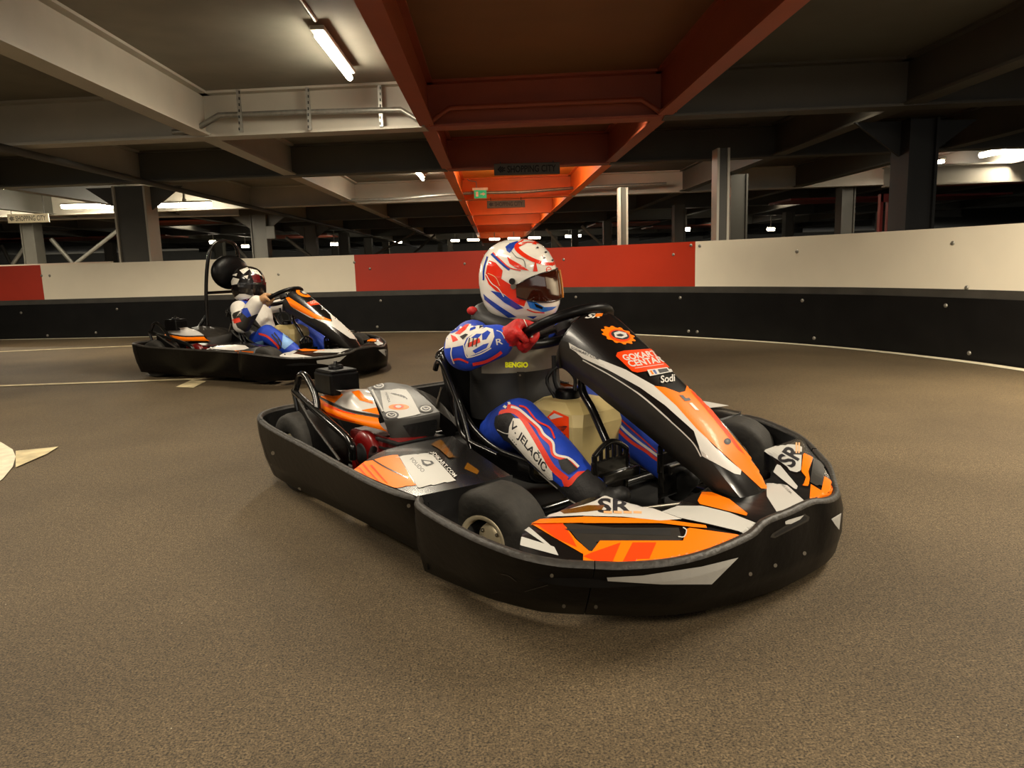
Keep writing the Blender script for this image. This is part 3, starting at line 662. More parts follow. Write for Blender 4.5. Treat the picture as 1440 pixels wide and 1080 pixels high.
def make_kart(pose, hero):
    root = empty('go_kart'); g = pose
    # ---- bumper skins
    p = band(P(), [V(q) for q in NTL[::-1]]+[V(q) for q in NT[1:]], [V(q) for q in NBL[::-1]]+[V(q) for q in NB[1:]], 64)
    if hero:
        p.decal(g, [(120,870),(300,860),(600,815),(785,770),(650,905),(400,905),(125,888)], 'pod_white', ZA)
        p.decal(g, [(1255,575),(1305,545),(1295,630),(1275,605)], 'pod_white', ZA)
        p.decal(g, [(945,668),(955,650),(1120,548),(1145,565),(1140,585),(970,672)], 'plastic_grey', ZA)
        p.decal(g, [(965,655),(1118,560),(1132,568),(1128,580),(968,664)], 'dark', ZA)
        p.decal(g, [(1020,588),(1035,580),(1115,556),(1095,578),(1050,600),(1022,602)], 'pod_white', ZA)
        bolts(p, g, [(1131,778),(1090,795),(1055,807),(822,812),(838,853),(793,851)])
    else:
        p.decal(g, [(445,507),(468,504),(487,500),(478,508),(462,513),(446,511)], 'pod_white', seg=4)
        p.decal(g, [(532,492),(549,490),(542,501)], 'pod_white', seg=4)
        p.decal(g, [(502,490),(520,487),(520,489),(503,492)], 'scuff', seg=4)
    p.build('front_bumper', root)
    p = band(P(), ET, EB, 40)
    q = band(P(), ETL[::-1], EBL[::-1], 40)
    if hero:
        bolts(p, g, [(776,809),(793,852)])
        for r_ in ([(330,615),(352,638)], [(520,600),(560,610),(600,640)], [(640,690),(760,655)], [(470,700),(510,690)]): p.ribbon(g, r_, 1.2, 'scuff', ZB_)
    p.build('bumper_end', root); q.build('bumper_end', root)
    p = band(P(), ST, SB, 50)
    q = mirror_part(p)
    if hero: bolts(p, g, [(575,711),(503,738),(450,708),(421,688),(384,637),(380,655)])
    p.build('side_bumper', root); q.build('side_bumper', root)
    band(P(), [V(x) for x in RT]+mir(RT[-2::-1]), [V(x) for x in RB]+mir(RB[-2::-1]), 50).build('rear_bumper', root)
    # ---- floor pan, frame tubes and axle
    P().box((.18, 0, .045), (1.15, .62, .012), 'dark').box((.14, -.43, .05), (.50, .26, .01), 'dark').box((.14, .43, .05), (.50, .26, .01), 'dark').box((-.62, 0, .05), (.40, 1.0, .01), 'dark').build('floor_pan', root)
    f = P()
    for s in (-1, 1):
        f.tube([(-.78, s*.33, .085), (.0, s*.34, .075), (.55, s*.26, .075), (.92, s*.24, .085)], .015, 'black_gloss_tube', res=24)
        f.tube([(.5, s*.26, .075), (.5, s*.43, .10)], .016, 'black_gloss_tube')
    for x in (-.7, -.1, .35, .85): f.tube([(x, -.33, .08), (x, .33, .08)], .014, 'black_gloss_tube')
    f.build('frame', root)
    P().tube([(-.60, -.50, .14), (-.60, .50, .14)], .02, 'steel', n=16).build('axle', root)
    # ---- wheels
    st = math.radians(17 if hero else 8)
    wheel(root, (.50, -.515, .127), .127, .125, .062, st, -1); wheel(root, (.50, .515, .127), .127, .125, .062, st, 1)
    wheel(root, (-.60, -.468, .141), .141, .17, .066, 0, -1); wheel(root, (-.60, .468, .141), .141, .17, .066, 0, 1)
    # ---- nose panel
    p = nose()
    if hero:
        for pts, m, z in (
          ([(632,375),(655,358),(785,470),(770,470)], 'pod_white', ZB_), ([(595,452),(618,412),(790,466),(812,510)], 'pod_white', ZB_),
          ([(665,345),(690,337),(832,345),(900,430),(965,487),(1012,492),(1040,520),(1020,536),(985,530),(930,500),(790,420)], 'orange', ZB_),
          ([(690,345),(832,347),(880,420),(905,470),(800,425)], 'red_orange', ZB_),
          ([(835,355),(870,350),(1090,372),(1420,372),(1435,432),(1415,438),(1050,440),(1000,445),(1028,468),(1022,490),(965,488),(905,430),(870,385)], 'plastic_grey', ZB_),
          ([(838,378),(1380,380),(1375,412),(900,400)], 'dark', ZB_),
          ([(0,740),(40,750),(85,690),(505,690),(525,630),(540,625),(790,660),(795,670),(740,720),(640,760),(440,785),(200,798),(0,790)], 'orange', ZA),
          ([(0,570),(200,575),(400,582),(620,612),(626,626),(560,622),(390,602),(0,602)], 'orange', ZA),
          ([(0,512),(60,490),(110,462),(180,490),(300,510),(400,545),(500,582),(390,590),(200,570),(0,566)], 'white', ZA),
          ([(400,545),(480,516),(600,516),(740,550),(880,605),(850,660),(640,612),(500,580)], 'pod_white', ZA),
          ([(580,490),(600,446),(650,446),(740,482),(832,555),(826,566),(590,507)], 'orange', ZA),
          ([(0,770),(40,752),(190,700),(150,795),(60,793)], 'red_orange', ZA), ([(250,700),(370,700),(330,793),(200,796)], 'red_orange', ZA)):
            p.decal(g, pts, m, z)
        p.decal(g, [(760,732),(820,729),(822,737),(764,738),(748,738)], 'orange'); p.decal(g, [(762,729),(820,712),(822,727),(790,728)], 'white')
        p.ribbon(g, [(480,672),(510,672),(522,640),(505,625)], 1.5, 'pod_white', ZA)
        p.ribbon(g, [(500,582),(640,612),(850,662)], 1.2, 'gloss_black', ZA)
        # far panel
        for pts, m in (
          ([(465,790),(520,745),(800,1000),(792,1020),(552,1080),(470,950)], 'pod_white'), ([(545,700),(560,680),(585,690),(730,865),(722,892),(700,885),(590,800),(525,745)], 'pod_white'),
          ([(440,565),(770,440),(758,745),(730,822),(640,700),(560,640)], 'pod_white'), ([(780,440),(830,455),(868,540),(850,650),(820,740),(832,800),(815,930),(785,925),(768,890),(800,790),(762,740),(775,600)], 'orange'),
          ([(840,850),(930,905),(975,680),(1060,760),(1072,870),(1030,1000),(930,1048),(830,1000)], 'orange'), ([(850,480),(1000,640),(1055,730),(960,640),(880,530)], 'red_orange'),
          ([(870,560),(900,600),(965,680),(935,890),(835,835)], 'plastic_grey')):
            p.decal(g, pts, m, ZG)
        # SR lettering drawn as slanted bars, small print
        p.text(g, 'SR', (550,640), (650,500), (690,720), 'ink', bold=.03, zoom=ZG, seg=3)
        p.text(g, 'SODIKART.COM', (535,775), (680,920), (525,788), 'ink', bold=.0, zoom=ZG)
        p.text(g, 'SR', (1010,225), (1180,225), (1010,300), 'ink', bold=.03, zoom=ZB_)
        for x in (1040, 1090, 1140, 1190): p.decal(g, [(x,290),(x+42,292),(x+42,304),(x,302)], 'pale_orange', ZB_)
        for y in (0, 1): p.decal(g, [(712+22*y,500),(726+22*y,500),(724+22*y,590),(712+22*y,590)], 'pale_orange', ZG)
        p.decal(g, [(820,290),(960,262),(1045,262),(1030,285),(900,300),(840,305)], 'bronze_tone', ZB_)
    else:
        for pts, m in (
          ([(385,502),(400,497),(418,498),(440,502),(470,500),(492,490),(500,493),(485,500),(460,505),(420,505),(395,504)], 'white'),
          ([(412,489),(440,484),(468,487),(455,493),(425,494)], 'orange'), ([(440,496),(472,482),(490,480),(498,488),(478,496)], 'pod_white'),
          ([(395,497),(410,492),(418,494),(408,500)], 'pod_white'), ([(516,480),(522,471),(534,471),(528,480)], 'orange'), ([(526,482),(546,478),(549,486),(534,488)], 'pod_white')):
            p.decal(g, pts, m, seg=4)
    p.build('nose_panel', root)
    # ---- steering fairing
    p = fairing()
    if hero:
        p.decal(g, [(130,245),(160,248),(330,340),(480,400),(640,490),(760,600),(900,745),(1000,860),(1130,965),(1124,992),(1090,985),(910,885),(862,745),(700,600),(560,500),(380,400),(230,330),(140,277)], 'white', ZD)
        p.decal(g, [(640,492),(700,500),(780,530),(812,522),(822,490),(815,465),(835,470),(900,540),(1000,680),(1180,890),(1275,1010),(1270,1070),(1240,1068),(1150,985),(880,735),(760,600)], 'orange', ZD)
        p.decal(g, [(825,470),(880,520),(1030,715),(1150,880),(1110,850),(960,660),(850,530)], 'red_orange', ZD)
        p.ribbon(g, [(240,345),(400,435),(560,540),(700,660),(850,800),(905,888)], 1.6, 'white', ZD)
        p.decal(g, [(425,325),(432,305),(470,295),(650,282),(675,292),(752,378),(748,385),(545,418),(515,410)], 'red_orange', ZD)
        p.text(g, 'GOKART', (452,320), (638,292), (476,352), 'white', bold=.03, zoom=ZD); p.text(g, 'CENTAR', (482,353), (672,325), (507,388), 'white', bold=.03, zoom=ZD)
        p.ribbon(g, [(530,395),(690,372)], .7, 'white', ZD)
        p.decal(g, [(597,405),(725,388),(740,415),(615,440)], 'white', ZD); p.decal(g, [(612,410),(622,408),(636,430),(626,432)], 'orange', ZD); p.decal(g, [(628,407),(640,405),(654,427),(644,429)], 'ink_blue', ZD)
        p.decal(g, [(655,403),(706,396),(720,414),(668,424)], 'ink', ZD)
        p.text(g, 'Sodi', (664,440), (750,428), (676,480), 'white', bold=.02, zoom=ZD, shear=.3)
        # gear-wheel emblem with a helmet
        c = (437,207); out = []
        for i in range(48):
            a = 2*math.pi*i/48; rr = 1.0 if (i//2) % 2 else .86; out.append((c[0]+96*rr*math.cos(a)+18*rr*math.sin(a), c[1]+50*rr*math.sin(a)+16*rr*math.cos(a)))
        p.decal(g, out, 'orange', ZD, seg=4)
        p.ell(g, (445,210), 62, 33, 'red_orange', rot=12, zoom=ZD); p.ell(g, (447,207), 52, 24, 'ink', rot=12, zoom=ZD)
        p.decal(g, [(410,195),(440,185),(480,195),(488,215),(460,226),(420,220)], 'white', ZD); p.decal(g, [(425,206),(448,200),(470,208),(455,216),(432,214)], 'ink', ZD)
        p.text(g, 'SR', (265,85), (350,82), (248,112), 'white', bold=.03, zoom=ZD, shear=.3); p.decal(g, [(312,86),(352,84),(345,100),(306,104)], 'orange', ZD)
        p.text(g, 'SODIKART.COM', (176,268), (330,335), (172,280), 'ink', bold=.01, zoom=ZD)
        p.decal(g, [(778,545),(800,545),(815,562),(835,560),(845,575),(812,580)], 'ink', ZD); p.decal(g, [(835,590),(850,588),(890,630),(870,628)], 'white', ZD)
        p.ell(g, (1050,805), 20, 18, 'dark', zoom=ZD); p.ell(g, (1048,803), 8, 7, 'plastic_grey', zoom=ZD)
    else:
        Z2 = (170, 330, 3.6)
        p.decal(g, [(835,320),(850,316),(980,400),(1065,432),(1060,440),(960,420),(860,362)], 'orange', Z2, seg=3)
        p.decal(g, [(860,365),(960,422),(1070,440),(1050,380),(1075,375),(1130,430),(1205,515),(1200,532),(1160,525),(1080,470),(980,425)], 'white', Z2, seg=3)
        p.ell(g, (928,292), 44, 22, 'orange', rot=15, zoom=Z2, seg=3); p.ell(g, (930,292), 26, 12, 'ink', rot=15, zoom=Z2, seg=3); p.ell(g, (930,292), 14, 7, 'white', rot=15, zoom=Z2, seg=3)
        p.decal(g, [(940,345),(1015,318),(1050,345),(960,360)], 'red_orange', Z2, seg=3); p.text(g, 'GOKART', (955,338), (1020,325), (960,352), 'white', zoom=Z2)
        p.text(g, 'Sodi', (1010,362), (1050,362), (1015,380), 'white', zoom=Z2, shear=.3)
        p.ribbon(g, [(890,258),(910,262),(1000,320)], 1.2, 'white', Z2)
        for q in ((1100,415),(1118,435)): p.ell(g, q, 8, 5, 'ink', zoom=Z2)
    p.build('steering_fairing', root)
    P().tube([(.36, 0, .58), k(818,538,'y',-.02), k(835,580,'y',-.045), k(858,632,'y',-.05)], .0125, 'black_gloss_tube', res=16).build('fairing_support', root)
    for y in (-1, 1): P().tube([(.86, y*.03, .21), (.84, y*.06, .10)], .012, 'black_gloss_tube').build('fairing_support', root)
    # ---- side pods
    p = pod(P()); q = mirror_part(p)
    if hero:
        for pts, m in (([(595,680),(628,660),(690,635),(810,588),(850,592),(1000,850),(860,836),(700,785),(585,748)], 'orange'), ([(600,680),(630,665),(614,757),(586,746)], 'pod_white'),
          ([(850,590),(1048,552),(1055,572),(1040,605),(1208,790),(1005,848)], 'pod_white')):
            p.decal(g, pts, m, ZF)
        p.ribbon(g, [(688,632),(790,700),(935,772)], 2, 'gloss_black', ZF)
        for x in (640, 680, 720): p.ribbon(g, [(x,690),(x+70,770),(x+100,800)], (2.5, 1), 'red_orange', ZF)
        p.text(g, 'FOLIDO', (962,655), (1032,728), (945,668), 'ink', bold=.0, zoom=ZF, seg=4)
        p.decal(g, [(1008,668),(1070,676),(1082,690),(1062,700),(1040,706),(1018,696)], 'ink', ZF); p.decal(g, [(1022,676),(1058,680),(1066,690),(1046,696),(1030,690)], 'pod_white', ZF)
        p.text(g, 'SODIKART.COM', (1062,600), (1212,758), (1044,612), 'white', bold=.02, zoom=ZF)
        p.ribbon(g, [(1085,560),(1130,600),(1210,690)], (16, 5), 'bronze_tone', ZF); p.ribbon(g, [(1260,700),(1330,740)], (10, 6), 'bronze_tone', ZF)  # bronze streaks: orange reflection painted on the gloss-black pod
    else:
        p.decal(g, [(285,481),(345,486),(352,491),(330,493),(275,489)], 'white', seg=4); p.decal(g, [(329,493),(357,494),(352,503),(332,501)], 'orange', seg=4); p.decal(g, [(232,487),(243,483),(247,488)], 'orange', seg=4)
    p.build('side_pod', root)
    q.v0 = None
    # the left pod shows orange and white panels over black
    p2 = P().grid([[V((.02, .36, .274)), V((.10, .37, .276)), V((.18, .38, .275))], [V((-.01, .52, .268)), V((.09, .53, .271)), V((.19, .54, .271))], [V((.10, .66, .254)), V((.14, .67, .255)), V((.2, .67, .255))]], 'orange')
    q.grid([[v+V((0, 0, .004)) for v in [V((.02,.36,.278)), V((.2,.37,.278))]], [v+V((0, 0, .004)) for v in [V((.10,.66,.256)), V((.22,.67,.256))]]], 'orange')
    q.grid([[V((.21,.37,.281)), V((.38,.42,.276))], [V((.23,.67,.26)), V((.38,.66,.258))]], 'pod_white')
    q.build('side_pod', root)
    # ---- engine side: cover, centre hood, engine, rails, air box
    R = cr([k(450,557,'y',-.42), k(470,568,'y',-.425), k(492,577,'y',-.425), k(534,585,'y',-.42)], 16)
    Tt = cr([k(478,550,'z',.372), k(490,548,'z',.374), k(500,547,'z',.37), k(517,547,'z',.352)], 16)
    Lw = cr([k(450,580,'y',-.43), k(478,590,'y',-.44), k(510,598,'y',-.445), k(545,607,'y',-.44)], 16)
    Ft = cr([k(534,585,'y',-.42), k(546,591,'y',-.425)], 2)
    p = P(); rows = [[lerp(a, b, f)+V((0, 0, .012*math.sin(math.pi*f))) for f in [j/8 for j in range(9)]] for a, b in zip(R, Tt)]
    p.grid(rows, 'white'); rows = [[lerp(a, b, f)+V((0, -.008*math.sin(math.pi*f), 0)) for f in [j/6 for j in range(7)]] for a, b in zip([r+V((0, -.006, -.006)) for r in R], Lw)]
    p.grid(rows, 'orange'); p.grid([R, [r+V((0, -.006, -.006)) for r in R]], 'plastic_grey'); p.tube(R, .004, 'plastic_grey', n=6)
    q = mirror_part(p)
    if hero:
        for pts in ([(440,310),(555,288),(572,300),(520,348)], [(615,282),(660,276),(702,322),(738,335),(738,352),(665,332)], [(672,388),(760,372),(775,402),(772,414)]): p.decal(g, pts, 'orange', ZF, seg=4)
        for y in (350, 390): p.ribbon(g, [(450,y),(560,y+42),(640,y+62)], (3, 1), 'red_orange', ZF)
    p.build('engine_cover', root); q.build('engine_cover', root)
    # centre hood
    fr = [k(540,590,'y',-.405), k(578,587,'y',-.345), k(618,579,'y',-.275)]
    rr = [k(517,545,'z',.362), k(545,538,'z',.365), k(572,541,'z',.36)]
    F, Rr = cr(fr, 14), cr(rr, 14); p = P()
    p.grid([[lerp(a, b, f)+V((0, 0, .008*math.sin(math.pi*f))) for f in [j/10 for j in range(11)]] for a, b in zip(F, Rr)], 'plastic_grey')
    lo = cr([k(546,608,'y',-.40), k(558,626,'y',-.385), k(600,622,'y',-.30), k(618,600,'y',-.265)], 14)
    p.grid([F, [f+V((.006, -.002, -.008)) for f in F], lo], 'plastic_grey')
    sd = cr([fr[2], k(634,592,'y',-.25), k(642,600,'y',-.24)], 14); sr_ = cr([rr[2], k(610,558,'y',-.24), k(640,588,'y',-.235)], 14); p.grid([sd, sr_], 'plastic_grey')
    p.grid([sd, cr([lo[-1], k(630,618,'y',-.25), k(640,612,'y',-.24)], 14)], 'plastic')
    q = mirror_part(p)
    if hero:
        p.decal(g, [(622,780),(960,715),(970,740),(960,900),(880,930),(740,925),(690,880)], 'dark', ZE, seg=5)
        p.decal(g, [(390,400),(450,345),(540,335),(570,330),(640,400),(700,470),(805,668),(580,710),(430,640)], 'pod_white', ZE)
        p.ell(g, (583,595), 105, 30, 'orange', zoom=ZE); p.ell(g, (580,592), 55, 20, 'red_orange', zoom=ZE); p.ell(g, (578,592), 30, 13, 'pod_white', zoom=ZE)
        for c, a in (((508,676),1), ((856,612),0), ((378,378),0)):
            p.ell(g, c, 76, 40, 'ink' if a else 'scuff', zoom=ZE); p.ell(g, c, 55, 28, 'pod_white', zoom=ZE); p.ell(g, c, 40, 20, 'ink', zoom=ZE); p.ribbon(g, [(c[0]-25,c[1]-8),(c[0],c[1]+6),(c[0]+28,c[1]-4)], 1.2, 'pod_white', ZE)
        for i in range(5): p.ribbon(g, [(600-i*28+i*4,470-i*3),(640-i*24,490-i*6),(668-i*28,516-i*12)], (.6, 1.6), 'ink', ZE)
        p.text(g, 'HONDA', (465,445), (500,548), (440,447), 'ink', bold=.01, zoom=ZE, seg=4)
        p.ribbon(g, [(310,420),(420,640)], 2.5, 'pod_white', ZE)
    p.build('engine_hood', root); q.build('engine_hood', root)
    # engine under the hood
    t = empty('engine', (-.28, -.40, .05)); t.parent = root; e = P()
    e.box((.0, .06, .10), (.24, .16, .18), 'engine_red', bev=.015); e.box((.13, .06, .13), (.12, .14, .12), 'engine_red', bev=.01)
    for i in range(5): e.box((.13, .06, .085+i*.025), (.15, .17, .006), 'dark')
    e.build('engine_block', t)
    P().lathe([(.074, .0), (.076, -.014), (.070, -.024), (.050, -.030), (.030, -.030), (1e-4, -.028)], 'engine_red', c=(.02, -.02, .13), n=28).lathe([(.036, -.031), (.032, -.036), (1e-4, -.036)], 'dark', c=(.02, -.02, .13), n=18).build('recoil_starter', t)
    P().tube([(.10, -.05, .16), (.15, -.085, .15), (.22, -.10, .17)], .012, 'plastic', res=8).build('starter_handle', t)
    P().tube([(.16, .04, .12), (.20, -.03, .12), (.14, -.09, .08), (-.02, -.10, .07), (-.12, -.09, .09)], .022, 'black_gloss_tube', res=16).build('exhaust_pipe', t)
    a = P(); yb = -.47
    cA, cB, cC = k(464,523,'x',-.43), k(505,517,'x',-.43), k(440,517,'y',k(464,523,'x',-.43).y)
    zt = cA.z; w_, l_ = cB.y-cA.y, min(.17, cA.x-cC.x); h_ = .085
    t = empty('air_box', ((cA.x-l_/2), (cA.y+w_/2), zt-h_)); t.parent = root
    a.box((0, 0, h_*.45), (l_, w_, h_*.9), 'plastic', bev=.008); a.box((0, 0, h_*.93), (l_*.94, w_*.94, h_*.14), 'plastic', bev=.007); a.build('air_box', t)
    P().lathe([(.026, 0), (.026, .010), (.02, .014), (.008, .016), (.006, .026), (1e-4, .026)], 'plastic', c=(0, 0, h_*.99), ax='z', n=20).build('cap', t)
    def rails(s):
        m = (lambda q: q) if s < 0 else (lambda q: V((q.x, -q.y, q.z)))
        r = P(); r.tube([m(x) for x in (k(414,550,'y',-.46), k(432,567,'y',-.48), k(460,591,'y',-.50), k(484,612,'y',-.505), k(495,628,'y',-.505), k(497,645,'y',-.50))], .013, 'black_gloss_tube', res=30)
        r.tube([m(x) for x in (k(415,553,'y',-.46), k(418,540,'y',-.46), k(422,528,'y',-.455), k(429,528,'y',-.455), k(439,545,'y',-.46), k(445,562,'y',-.47), k(447,579,'y',-.485))], .012, 'black_gloss_tube', res=30)
        r.tube([m(k(414,552,'y',-.46)), m(V((-.70, -.45, .20))), m(V((-.72, -.42, .10)))], .011, 'black_gloss_tube', res=12)
        r.build('guard_rail', root)
        r = P(); top = [k(420,562,'y',-.50), k(436,590,'y',-.52), k(456,618,'y',-.53), k(478,648,'y',-.54)]
        T2 = cr([m(x) for x in top], 14); B2 = [V((x.x-.01, x.y, max(.07, x.z-.14))) for x in T2]
        r.grid([T2, B2], 'plastic'); r.tube(T2, .005, 'scuff', n=6); r.build('chain_guard', root)
    rails(-1); rails(1)
    # ---- seat
    prof = [(-.155,.475,.03), (-.128,.486,.03), (-.10,.43,.05), (-.048,.355,.08), (.0,.30,.095), (.04,.266,.10), (.10,.235,.095), (.16,.218,.085), (.24,.21,.075), (.285,.205,.06)]
    rows, q = [], cr([(a, b, c) for a, b, c in prof], 26)
    for i, e in enumerate(q):
        t = i/25; row = []; back = 1-t
        for j in range(21):
            u = -1+j/10; dpt = e.z*(1-u*u)**.5 if abs(u) < 1 else 0
            wv = .20+.012*math.sin(math.pi*t)
            row.append(V((e.x-dpt*(.95*back+.05)*1.1, wv*(math.sin(u*math.pi/2)), e.y-dpt*(.25+1.1*t)+(.05*math.cos(u*math.pi/2)*back if t < .3 else 0))))
        rows.append(row)
    p = P().grid(rows, 'black_gloss_tube')
    p.grid([[v+V((-.014, 0, -.012)) for v in r] for r in rows][::-1], 'plastic')
    edge = [r[0] for r in rows]; p.tube(edge, .009, 'black_gloss_tube', n=8); p.tube([r[-1] for r in rows], .009, 'black_gloss_tube', n=8); p.tube(rows[0], .009, 'black_gloss_tube', n=8); p.tube(rows[-1], .008, 'black_gloss_tube', n=8)
    p.build('seat', root)
    f = P()
    f.tube([k(612,520,'y',-.235), k(616,508,'y',-.235), k(622,512,'y',-.235), k(636,545,'y',-.235), k(652,590,'y',-.235), (.10,-.25,.12)], .009, 'black_gloss_tube', res=24); f.tube([k(621,545,'y',-.24), (-.20,-.28,.08)], .004, 'steel')
    f.tube([k(640,560,'y',-.23), k(646,600,'y',-.235), k(660,620,'y',-.24), k(700,640,'y',-.24)], .008, 'black_gloss_tube', res=16)
    f.build('seat_stay', root)
    # ---- tank with steering column and pedals
    t = empty('fuel_tank', (.25, .01, .10)); t.parent = root; p = P()
    def sec(z, x0, x1, y0, y1, ch): return [V((x0+ch, y0, z)), V((x1-ch, y0, z)), V((x1, y0+ch, z)), V((x1, y1-ch, z)), V((x1-ch, y1, z)), V((x0+ch, y1, z)), V((x0, y1-ch, z)), V((x0, y0+ch, z))]
    secs = [sec(.0, -.10, .11, -.095, .095, .02), sec(.20, -.12, .125, -.105, .105, .02), sec(.235, -.115, .12, -.10, .10, .025), sec(.262, -.08, .075, -.075, .075, .03), sec(.266, -.06, .06, -.06, .06, .03)]
    p.grid(secs, 'tank', cu=True, smooth=False); p.ngon(secs[-1], 'tank')
    mv = V((.25, .01, .10)); p.v = [v+mv for v in p.v]
    if hero:
        p.decal(g, [(670,355),(715,308),(800,345),(802,485),(720,455),(688,400)], 'red_orange', ZC); p.decal(g, [(690,345),(720,325),(770,345),(740,350),(700,360)], 'white', ZC)
        for i in range(4): p.ribbon(g, [(735+i*4,402+i*7),(765,398+i*7),(790-i*6,400+i*8)], (.5, 1.4), 'ink', ZC)
        p.text(g, 'HONDA', (728,428), (784,440), (726,446), 'ink', bold=.01, zoom=ZC, seg=4)
    p.v = [v-mv for v in p.v]; p.bvh = None
    p.build('tank_body', t)
    P().lathe([(.038, 0), (.038, .022), (.03, .03), (1e-4, .03)], 'plastic', c=(.0, -.02, .265), ax='z', n=24).build('cap', t)
    P().tube([(-.02, -.05, .26), (-.06, -.05, .32), (-.03, -.02, .36), (.02, -.01, .33), (.03, -.02, .29)], .006, 'dark', res=16).tube([k(779,500,'y',-.02)-mv, k(782,540,'y',-.02)-mv, k(800,566,'y',-.03)-mv], .008, 'dark', res=10).build('hose', t)
    f = P().tube([(.245, 0, .575), (.33, 0, .43)], .011, 'black_gloss_tube'); f.build('steering_column', root)
    # steering wheel: a ring in a tilted plane with a hub, three spokes
    sw = empty('steering_wheel', (.235, 0, .580)); sw.parent = root
    e1, e2 = V((0, 1, 0)), V((.84, 0, .42)).normalized(); nn = e1.cross(e2)
    ring = [e1*(.145*math.cos(a))+e2*(.135*math.sin(a)) for a in [2*math.pi*i/48 for i in range(48)]]
    P().tube(ring, .0155, 'plastic', n=12, closed=True).build('rim', sw)
    p = P().tube([-nn*.012, nn*.012], .035, 'dark', n=18)
    for a in (-.5, math.pi/2, math.pi+.5): p.tube([V((0, 0, 0)), e1*(.14*math.cos(a))+e2*(.13*math.sin(a))], .009, 'plastic_grey')
    p.build('hub', sw)
    # pedals with slotted guards
    for s in (-1, 1):
        t = empty('pedal', (.455 if s < 0 else .52, s*.10, .06)); t.parent = root; p = P()
        p.tube([(0, 0, 0), (.02, 0, .10), (.035, 0, .17)], .010, 'black_gloss_tube', res=8)
        p.box((.05, 0, .15), (.012, .15, .060), 'black_gloss_tube', bev=.004); p.box((.062, .03, .125), (.012, .15, .030), 'black_gloss_tube', bev=.004); p.box((.045, 0, .085), (.012, .13, .085), 'black_gloss_tube', bev=.004); p.build('pedal_plate', t)
        p = P(); arc = [(0.03+.02*math.cos(a), -.065+.13*i/8, .195+.03*math.sin(math.pi*i/8)) for i, a in enumerate([0]*9)]
        p.tube(arc, .008, 'black_gloss_tube', res=16); p.tube([(.05, -.065, .195), (.05, -.06, .06)], .008, 'black_gloss_tube'); p.tube([(.05, .065, .195), (.05, .06, .06)], .008, 'black_gloss_tube')
        for i in range(1, 5): p.tube([(.05, -.065+.026*i, .175), (.05, -.065+.026*i, .195+.03*math.sin(math.pi*i/5))], .006, 'black_gloss_tube')
        p.build('foot_guard', t)
    t = P().box((.72, .13, .13), (.12, .10, .012), 'steel', rot=Matrix.Rotation(.2, 3, 'Z'), bev=.003)
    for x, y in ((.69, .10), (.74, .16), (.70, .17)): t.ball((x, y, .14), (.010, .010, .008), 'steel', n=6)
    t.tube([(.50, .42, .13), (.70, .12, .11), (.50, -.42, .13)], .008, 'steel', n=8); t.build('tie_rod_bracket', root)
    if not hero:
        r = P()
        for s in (-1, 1): r.tube([(-.45, s*.155, .10), (-.42, s*.155, .60), (-.36, s*.15, .90), (-.34, s*.10, 1.0), (-.335, 0, 1.025)], .014, 'black_gloss_tube', res=24)
        r.tube([(-.418, -.155, .62), (-.418, .155, .62)], .012, 'black_gloss_tube'); r.tube([(-.43, -.155, .45), (-.62, -.3, .12)], .012, 'black_gloss_tube'); r.tube([(-.43, .155, .45), (-.62, .3, .12)], .012, 'black_gloss_tube')
        r.build('roll_hoop', root)
        P().ball((-.300, 0, .775), (.065, .19, .135), 'plastic', n=16).build('headrest', root)
    root.location = (pose.x, pose.y, 0); root.rotation_euler = (0, 0, pose.a)
    return root
ka = make_kart(K1, True)
tag(ka, 'orange, white and black go-kart in the foreground with GOKART CENTAR on its fairing', 'go-kart', 'racing karts')
kb = make_kart(K2, False)
tag(kb, 'orange, white and black go-kart with roll hoop and headrest by the barrier', 'go-kart', 'racing karts')

# ================================================================== the drivers
def capsule(bm, a, b, ra, rb, n=20):
    a, b = V(a), V(b); d = b-a; L = max(d.length, 1e-4); z = d/L; x = z.orthogonal().normalized(); y = z.cross(x); prof = []
    for i in range(7): t = -math.pi/2+math.pi/2*i/6; prof.append((ra*math.cos(t), ra*math.sin(t)))
    for i in range(7): t = math.pi/2*i/6; prof.append((rb*math.cos(t), L+rb*math.sin(t)))
    rows = [[bm.verts.new(a+z*h+(x*math.cos(2*math.pi*j/n)+y*math.sin(2*math.pi*j/n))*max(r, 1e-5)) for j in range(n)] for r, h in prof]
    for r0, r1 in zip(rows, rows[1:]):
        for j in range(n): bm.faces.new((r0[j], r0[(j+1) % n], r1[(j+1) % n], r1[j]))
    bm.faces.new(rows[0][::-1]); bm.faces.new(rows[-1])
def ellipsoid(bm, c, r):
    q = bmesh.ops.create_uvsphere(bm, u_segments=24, v_segments=14, radius=1)
    for v in q['verts']: v.co = V((v.co.x*r[0], v.co.y*r[1], v.co.z*r[2]))+V(c)
